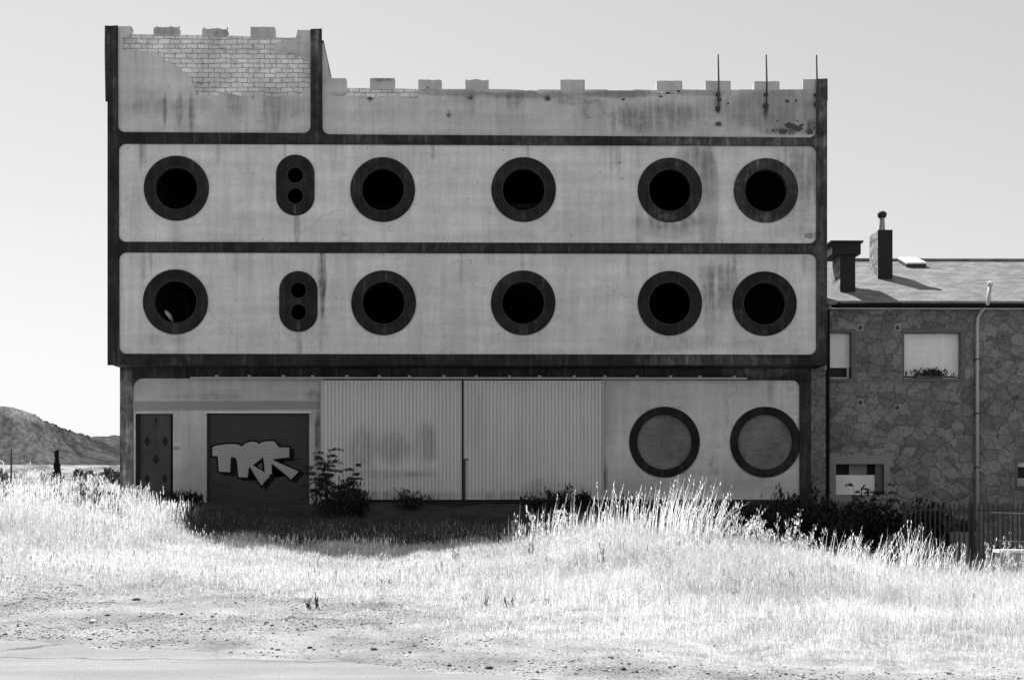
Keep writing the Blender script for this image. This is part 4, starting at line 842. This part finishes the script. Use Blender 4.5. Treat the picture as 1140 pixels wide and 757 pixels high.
# shrubs in the shade
def shrub(px, py_top, Y, wpx, n_stem, n_leaf, mat, label, name='shrub', cat='shrub', group=None, leaf=.10, arch=.5, sink=.0, low=.1):
    gx_ = float(wx(px, Y)); gz = Tz(gx_, Y); H = P(px, py_top, Y).z - gz; W = wpx / 2 * Y / F; r_ = empty(name, (gx_, Y, gz), label, cat, group)
    st = MB(); lv = []; stems = []
    for i in range(n_stem):
        a = random.uniform(0, 6.28); rr_ = W * random.uniform(.15, 1.0); hh = H * random.uniform(.5, 1.0) * (1 - .35 * (rr_ / W) ** 2)
        if i == 0: hh = H; rr_ *= .3
        pts = []
        for k in range(6):
            t = k / 5; q_ = t ** 1.5; pts.append(Vector((gx_ + math.cos(a) * (.1 * W + rr_ * q_) + random.gauss(0, .015), Y + math.sin(a) * (.1 * W + rr_ * q_) * .7, gz - .05 + (hh + .05) * (t - arch * .25 * t ** 3) / (1 - arch * .25))))
        st.tube(pts, [.018, .015, .012, .009, .006, .003], 5, False); stems.append(pts)
    st.build('stem', m_stem, r_)
    for k in range(n_leaf):
        p_ = random.choice(stems); t = random.uniform(low, 1) ** .8; s_ = t * 5; i0 = min(4, int(s_)); p = p_[i0].lerp(p_[i0 + 1], s_ - i0); j = .10 * W + .04
        lv.append((p.x + random.gauss(0, j), p.y + random.gauss(0, j), p.z + random.gauss(0, j * .8), leaf * random.uniform(.5, 1.2)))
    L = np.array(lv); m = len(L)
    build_blades('foliage', [blade_arrays(L[:, 0], L[:, 1], L[:, 2], L[:, 3], L[:, 3] * rng.uniform(.35, .6, m), rng.uniform(0, 6.28, m), rng.uniform(.5, 1.0, m), rng.uniform(0, 1, m), .1)], mat, r_, (gx_, Y, gz)); return r_
def sumac(px, py, Y, pxb, label, n=5, H0_=None, name='sapling', group=None):
    """slender stems carrying feather-shaped compound leaves"""
    gx_ = float(wx(pxb, Y)); gz = Tz(gx_, Y); r_ = empty(name, (gx_, Y, gz), label, 'sapling', group); st = MB(); lv = []
    tx = wx(px, Y); tz = P(px, py, Y).z
    for i in range(n):
        ex = tx + random.gauss(0, .22) if i else tx; ez = tz - (random.uniform(0, .45) if i else 0); ey = Y + random.gauss(0, .2)
        pts = [Vector((gx_ + (ex - gx_) * (t / 5) ** 1.3, Y + (ey - Y) * t / 5, gz + (ez - gz) * (t / 5) ** .85)) for t in range(6)]
        st.tube(pts, [.016, .014, .012, .009, .006, .003], 5, False)
        for k in range(7):
            t = .35 + .65 * k / 6; s_ = t * 5; i0 = min(4, int(s_)); b = pts[i0].lerp(pts[i0 + 1], s_ - i0); a = random.uniform(0, 6.28); ln = random.uniform(.22, .38); d = Vector((math.cos(a), math.sin(a) * .8, .35)); c_ = [b + d * ln * u_ + Vector((0, 0, -.35 * ln * u_ * u_)) for u_ in (0, .5, 1)]
            st.tube(c_, .003, 4, False)
            for u_ in np.linspace(.15, 1, 8):
                q_ = b + d * ln * u_ + Vector((0, 0, -.35 * ln * u_ * u_))
                for sg in (-1, 1): lv.append((q_.x, q_.y, q_.z, .085 * (1.1 - .4 * u_), a + sg * 1.1))
    st.build('stem', m_stem, r_); L = np.array(lv); m = len(L)
    build_blades('foliage', [blade_arrays(L[:, 0], L[:, 1], L[:, 2], L[:, 3], L[:, 3] * .36, L[:, 4], rng.uniform(.75, 1.0, m), rng.uniform(0, 1, m), .1)], m_leaf, r_, (gx_, Y, gz)); return r_
shrub(376, 536, 31.0, 78, 26, 1500, m_leafd, 'broad dark bush between the graffiti shutter and the corrugated doors', leaf=.075)
sumac(368, 502, 31.3, 362, 'tall feathery sapling rising in front of the left corrugated door', 6)
sumac(396, 519, 31.2, 380, 'lower feathery sapling leaning right over the dark bush', 4)
sumac(350, 510, 31.6, 352, 'feathery sapling close beside the graffiti shutter', 4)
shrub(399, 541, 31.3, 34, 12, 900, m_leafd, 'lower right half of the dark bush beside the corrugated door', leaf=.08)
shrub(185, 549, 32.6, 42, 12, 700, m_leafd, 'low dark bush at the foot of the lozenge door', leaf=.08)
shrub(213, 549, 32.8, 44, 12, 800, m_leafd, 'low dark bush between the lozenge door and the shutter', leaf=.08)
shrub(455, 548, 33.0, 44, 12, 700, m_leaf, 'small low bush in front of the left corrugated door', leaf=.08)
shrub(592, 554, 32.6, 44, 12, 420, m_leafd, 'low bush in front of the right corrugated door', leaf=.08)
shrub(622, 541, 32.4, 44, 14, 520, m_leaf, 'taller bush in front of the right end of the corrugated doors', leaf=.10)
shrub(650, 548, 32.4, 30, 10, 500, m_leafd, 'small bush where the corrugated door meets the ring wall', leaf=.09)
shrub(708, 556, 31.5, 60, 14, 900, m_leafd, 'dark bush below the left bricked-up ring', leaf=.09)
shrub(872, 541, 32.6, 36, 10, 520, m_leafd, 'dark bush below the right bricked-up ring', leaf=.10)
shrub(905, 537, 32.4, 44, 16, 900, m_leafd, 'dark bush at the corner pillar of the building', leaf=.10)
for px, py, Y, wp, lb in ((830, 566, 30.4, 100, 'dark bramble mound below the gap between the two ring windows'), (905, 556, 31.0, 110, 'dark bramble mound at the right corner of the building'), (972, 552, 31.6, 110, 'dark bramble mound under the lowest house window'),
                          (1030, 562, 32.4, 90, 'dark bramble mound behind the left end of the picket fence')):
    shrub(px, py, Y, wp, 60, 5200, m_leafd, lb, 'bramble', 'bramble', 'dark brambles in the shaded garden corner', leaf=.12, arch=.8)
sumac(955, 541, 31.2, 946, 'feathery sapling in front of the lowest house window', 5)
sumac(992, 541, 31.4, 990, 'small feathery sapling right of the lowest house window', 3)
# plant in the window box
L = []
for i in range(160):
    a = random.uniform(0, 6.28); L.append((q1.x + random.gauss(.0, .24), q1.y - .02 + random.gauss(0, .05), q1.z + abs(random.gauss(0, .09)), random.uniform(.06, .13)))
L = np.array(L); m = len(L)
build_blades('foliage', [blade_arrays(L[:, 0], L[:, 1], L[:, 2], L[:, 3], L[:, 3] * .5, rng.uniform(0, 6.28, m), rng.uniform(.4, .9, m), rng.uniform(0, 1, m), .1)], m_green, wb, tuple(wb.location))

# dark young conifer, stake and bushes on the left
def conifer(px, pyt, pyb, Y, label):
    gx_ = float(wx(px, Y)); zt_ = P(px, pyt, Y).z; gz = Tz(gx_, Y); r_ = empty('cypress_tree', (gx_, Y, gz), label, 'tree')
    MB().tube([(gx_, Y, gz - .05), (gx_, Y, zt_ - .2)], [.04, .01], 6).build('trunk', m_stem, r_)
    m = 1500; t = rng.uniform(0, 1, m); H = zt_ - gz; rad = 5.2 * Y / F * np.sin(np.clip(t * .9 + .28, 0, 1) * np.pi) ** .6 * rng.uniform(.4, 1, m) * (1 + .3 * np.sin(t * 17)); a = rng.uniform(0, 6.28, m)
    x = gx_ + np.cos(a) * rad - .05 * (1 - t) + .08 * (1 - t); y = Y + np.sin(a) * rad; z = gz + t * H * .96
    build_blades('crown', [blade_arrays(x, y, z, rng.uniform(.06, .14, m), rng.uniform(.02, .045, m), a, rng.uniform(.2, .7, m), rng.uniform(0, 1, m), .1)], m_leafd, r_, (gx_, Y, gz))
conifer(65, 502.5, 536, 28.8, 'small dark columnar conifer rising above the weeds on the left')
sx_ = float(wx(14.5, 27.5)); sz_ = Tz(sx_, 27.5); tag(MB().tube([(sx_, 27.5, sz_ - .1), (sx_ + .01, 27.5, P(14, 500, 27.5).z)], [.025, .018], 6).build('wooden_stake', m_stem, None, loc=(sx_, 27.5, sz_)), 'thin dark stake standing in the weeds at the far left', 'stake')
def farbush(px, pyt, pyb, Y, wpx, mat, name, label, cat, group, n=130):
    b = P(px, pyb, Y); zt_ = P(px, pyt, Y).z; H = zt_ - b.z; W = wpx / 2 * Y / F
    u_ = rng.normal(0, 1, (n, 3)); u_ /= np.linalg.norm(u_, axis=1)[:, None]; r_ = rng.uniform(.4, 1, n) ** .5
    x = b.x + u_[:, 0] * W * r_; y = Y + u_[:, 1] * W * r_; z = b.z + H * .5 + u_[:, 2] * H * .5 * r_; s_ = H * .22
    o = build_blades(name, [blade_arrays(x, y, z, np.full(n, s_), np.full(n, s_ * .7), rng.uniform(0, 6.28, n), rng.uniform(.3, .9, n), rng.uniform(0, 1, n), .1)], mat, None, tuple(b)); tag(o, label, cat, group)
GF = 'bushes at the edge of the pale field'
for px, a, b_, Y, w_p in ((88, 521, 538, 95, 14), (98, 523, 540, 90, 16), (109, 526, 541, 85, 14), (120, 520, 540, 88, 16), (129, 523, 541, 84, 14), (-6, 520, 540, 90, 30)):
    farbush(px, a + 2, b_, Y, w_p, m_green, 'field_bush', 'dark bush at the edge of the pale field left of the building', 'bush', GF)
for k in range(17):
    px = 38 + k * 3.9 + random.uniform(-2, 2); ry = float(np.interp(px, cols, rid)); 
    farbush(px, ry - random.uniform(-.3, 1.6), ry + 2.5, 590, random.uniform(2.5, 6), m_leaf, 'hillside_bush', 'tiny dark bush on the skyline of the distant hill', 'bush', 'bushes on the skyline of the hill', 90)

# stones and gravel
def rocks(name, x, y, s, mat, kind=None, parent=None):
    ico = bmesh.new(); bmesh.ops.create_icosphere(ico, subdivisions=1, radius=1); bv = np.array([v.co[:] for v in ico.verts]); bf = np.array([[v.index for v in f.verts] for f in ico.faces]); ico.free()
    n = len(x); V = bv[None] * rng.uniform(.65, 1.25, (n, len(bv), 1)); V *= np.stack([rng.uniform(.7, 1.4, n), rng.uniform(.7, 1.4, n), rng.uniform(.35, .8, n)], -1)[:, None] * s[:, None, None]
    a = rng.uniform(0, 6.28, n); c, s2 = np.cos(a)[:, None], np.sin(a)[:, None]; X_ = V[..., 0] * c - V[..., 1] * s2; Y_ = V[..., 0] * s2 + V[..., 1] * c
    V = np.stack([X_ + x[:, None], Y_ + y[:, None], V[..., 2] + (T(x, y) + s * .15)[:, None]], -1)
    fs = (bf[None] + (np.arange(n) * len(bv))[:, None, None]).reshape(-1, 3); me = bpy.data.meshes.new(name); loc = np.array([float(x.mean()), float(y.mean()), 0.]) if n == 1 else np.zeros(3)
    me.vertices.add(n * len(bv)); me.vertices.foreach_set('co', (V - loc).reshape(-1)); me.loops.add(fs.size); me.loops.foreach_set('vertex_index', fs.ravel())
    me.polygons.add(len(fs)); me.polygons.foreach_set('loop_start', np.arange(len(fs)) * 3); me.polygons.foreach_set('loop_total', np.full(len(fs), 3)); me.update(); me.validate(); me.materials.append(mat)
    addattr(me, 'tone', np.repeat(rng.uniform(0, 1, n), len(bv))); o = bpy.data.objects.new(name, me); o.location = loc; COL.objects.link(o)
    if kind: o['kind'] = kind
    return o
def rock_mat(name, lo, hi):
    t = NT(name); a = t.n.new('ShaderNodeAttribute'); a.attribute_name = 'tone'; v = t.ramp(a.outputs['Fac'], 0, 1, lo, hi, False); v = t.math('MULTIPLY', v, t.ramp(t.noise(40, 4), .3, .7, .75, 1.2)); t.col(v); return t.m
m_grav = rock_mat('gravel_stones', .06, .62); m_rock = rock_mat('dark_stone', .05, .12); m_rockl = rock_mat('pale_stone', .7, .8)
x, y = scatter(120000, -8.5, 8.5, 8.8, 21, lambda x, y: np.maximum(gravelf(x, y), .02 * (y > 9)) * (.15 + .85 * sm(bnoise(x * 1.3, y * 1.3, 70), .35, .6)) * (np.abs(x) < y * .44 + .6))
tag(rocks('gravel', x, y, np.clip(rng.lognormal(-5.05, .5, len(x)), .003, .028), m_grav, 'stuff'), 'loose pale and dark gravel along the broken edge of the road', 'gravel')
def stone(px, py, size, mat, lb, grp=None):
    lo, hi = 8.5, 30       # march the sight line down to the ground
    d = ray(px, py); t = 8.0 / d.y
    while EYE + d.z * t > Tz(d.x * t, d.y * t) and d.y * t < 40: t += .01 / d.y * 5
    o = rocks('stone', np.array([d.x * t]), np.array([d.y * t]), np.array([size]), mat); tag(o, lb, 'stone', grp)
GS = 'small dark stones scattered on the gravel'
for px, py, s_ in ((235, 701, .035), (303, 696, .028), (200, 642, .03), (100, 712, .03), (57, 720, .022), (170, 720, .02), (416, 724, .03), (456, 727, .028), (303, 723, .02), (545, 744, .035), (694, 746, .04), (680, 732, .03), (20, 697, .025), (535, 713, .02), (345, 722, .035), (350, 724, .02), (196, 727, .016), (500, 742, .025)):
    stone(px, py, s_, m_rock, 'small dark stone lying on the pale gravel near the road', GS)
stone(152, 668, .06, m_rock, 'largest dark lump lying on the gravel patch at left')
for px, py, s_, lb in ((103, 693, .05, 'flat white stone on the gravel nearest the road'), (101, 643, .06, 'flat white stone at the upper edge of the gravel patch'), (10, 644, .05, 'white stone at the far left edge of the picture')):
    stone(px, py, s_, m_rockl, lb)

# ------------------------------------------------------------ picket fence, low wall with railing, garden pot
YFN = 29.0; zf0 = -.55
f0 = P(1008, 560, YFN); fence = empty('picket_fence', (f0.x, YFN, zf0), 'dark metal picket fence with pointed pales in front of the stone house', 'fence')
zt_ = P(1080, 561, YFN).z; xs_ = f0.x; k = 0
MB().box(f0.x, 15.5, YFN - .015, YFN + .015, zt_ - .16, zt_ - .125).box(f0.x, 15.5, YFN - .015, YFN + .015, zf0 + .2, zf0 + .235).build('rail', m_iron, fence)
while xs_ < 15.5:
    mbp = MB(); w2 = .016; zz = zt_ + .0
    mbp.prism([(xs_ - w2, zf0 + .05), (xs_ + w2, zf0 + .05), (xs_ + w2, zz - .07), (xs_ + w2 * 1.5, zz - .05), (xs_, zz + .02), (xs_ - w2 * 1.5, zz - .05), (xs_ - w2, zz - .07)], [], YFN - .034, YFN - .016)
    mbp.build('pale', m_galv if k % 1 == 0 and False else m_iron, fence); xs_ += .118; k += 1
for px in (1008, 1083, 1158):
    x = PX(px, YFN); MB().box(x - .035, x + .035, YFN + .02, YFN + .09, zf0, zt_ + .05).build('post', m_iron, fence)
m_rail = simple('dull_rail', .10, .8)
YW = 23.6; lw0 = P(1114, 612, YW); lz0 = Tz(lw0.x + .5, YW) - .2
lw = tag(MB().box(lw0.x, 13.4, YW, YW + .25, lz0, lw0.z - .06).build('low_wall', simple('pale_rendered_wall', .26, a1=.25), None, loc=(lw0.x + 1, YW, lz0)), 'low grey rendered wall at the right edge behind the weeds', 'wall')
MB().box(lw0.x - .04, 13.45, YW - .04, YW + .29, lw0.z - .058, lw0.z).build('coping', m_white, lw)
rl = empty('metal_railing', (lw0.x + .1, YW + .12, lw0.z), 'thin metal railing with two bars on top of the low wall', 'railing')
for py in (603, 571.5):
    z = P(1125, py, YW + .12).z; x0 = PX(1114 if py > 590 else 1107, YW); MB().tube([(x0, YW + .12, z + .02), (13.4, YW + .12, z - .12)], .012, 6).build('bar', m_rail, rl)
for px in (1116, 1138, 1165):
    x = PX(px, YW); MB().tube([(x, YW + .12, lw0.z - .01), (x, YW + .12, P(px, 571.5, YW).z)], .010, 6).build('post', m_rail, rl)
yq = 30.2; pq = P(1071, 600, yq); zg_ = -.52
pot = empty('garden_planter', (pq.x, yq, zg_), 'pale round planter with a leafy plant behind the picket fence', 'planter')
MB().tube([(pq.x, yq, zg_), (pq.x, yq, P(1071, 604, yq).z), (pq.x, yq, P(1071, 592, yq).z)], [.2, .26, .34], 14).build('pot', simple('pale_pot', .30), pot)
m = 260; a = rng.uniform(0, 6.28, m); r_ = rng.uniform(0, .36, m); zz = P(1071, 592, yq).z
build_blades('foliage', [blade_arrays(pq.x + np.cos(a) * r_, yq + np.sin(a) * r_, zz + rng.uniform(0, .22, m), rng.uniform(.06, .14, m), rng.uniform(.02, .05, m), a, rng.uniform(.4, .9, m), rng.uniform(0, 1, m), .1)], m_green, pot, tuple(pot.location))

# ------------------------------------------------------------ labels that single out each repeat (ordered along the picture)
ORD = ['first', 'second', 'third', 'fourth', 'fifth', 'sixth', 'seventh', 'eighth', 'ninth', 'tenth', 'eleventh', 'twelfth', 'thirteenth', 'fourteenth', 'fifteenth', 'sixteenth', 'seventeenth', 'eighteenth', 'nineteenth', 'twentieth']
def ordered(items, text):
    items = sorted(items, key=lambda o: o.location.x / o.location.y)
    for i, o in enumerate(items): o['label'] = text % ('leftmost' if i == 0 else 'rightmost' if i == len(items) - 1 else ORD[i] + ' from left')
def grp(g): return [o for o in COL.objects if o.get('group') == g and o.parent is None]
tus = grp(GT)
lt = [o for o in tus if o.location.x / o.location.y < .2]; rt = [o for o in tus if o not in lt]
ordered(lt, 'upright pale grass tussock on the mound below the ring windows, %s')
ordered(rt, 'bent pale grass tussock in front of the dark brambles and fence, %s')
wd_ = grp(GW); ordered([o for o in wd_ if o.location.x / o.location.y > .15], 'pale leafy weed on the slope right of the mound, %s'); ordered([o for o in wd_ if o.location.x / o.location.y <= .15], 'pale leafy weed at the left foot of the mound, %s')
ordered(grp(GL), 'tall pale weed in the sunlit growth left of the building, %s')
ordered(grp(GF), 'dark bush at the edge of the pale field, %s'); ordered(grp('bushes on the skyline of the hill'), 'tiny dark bush on the skyline of the distant hill, %s')
ordered(grp('small brown stalks in the grass'), 'small brown dry stalk in the sunlit grass, %s'); ordered(grp('weeds in front of the low wall'), 'pale leafy weed in front of the low wall, %s')
ordered(grp(GS), 'small dark stone on the pale gravel near the road, %s')
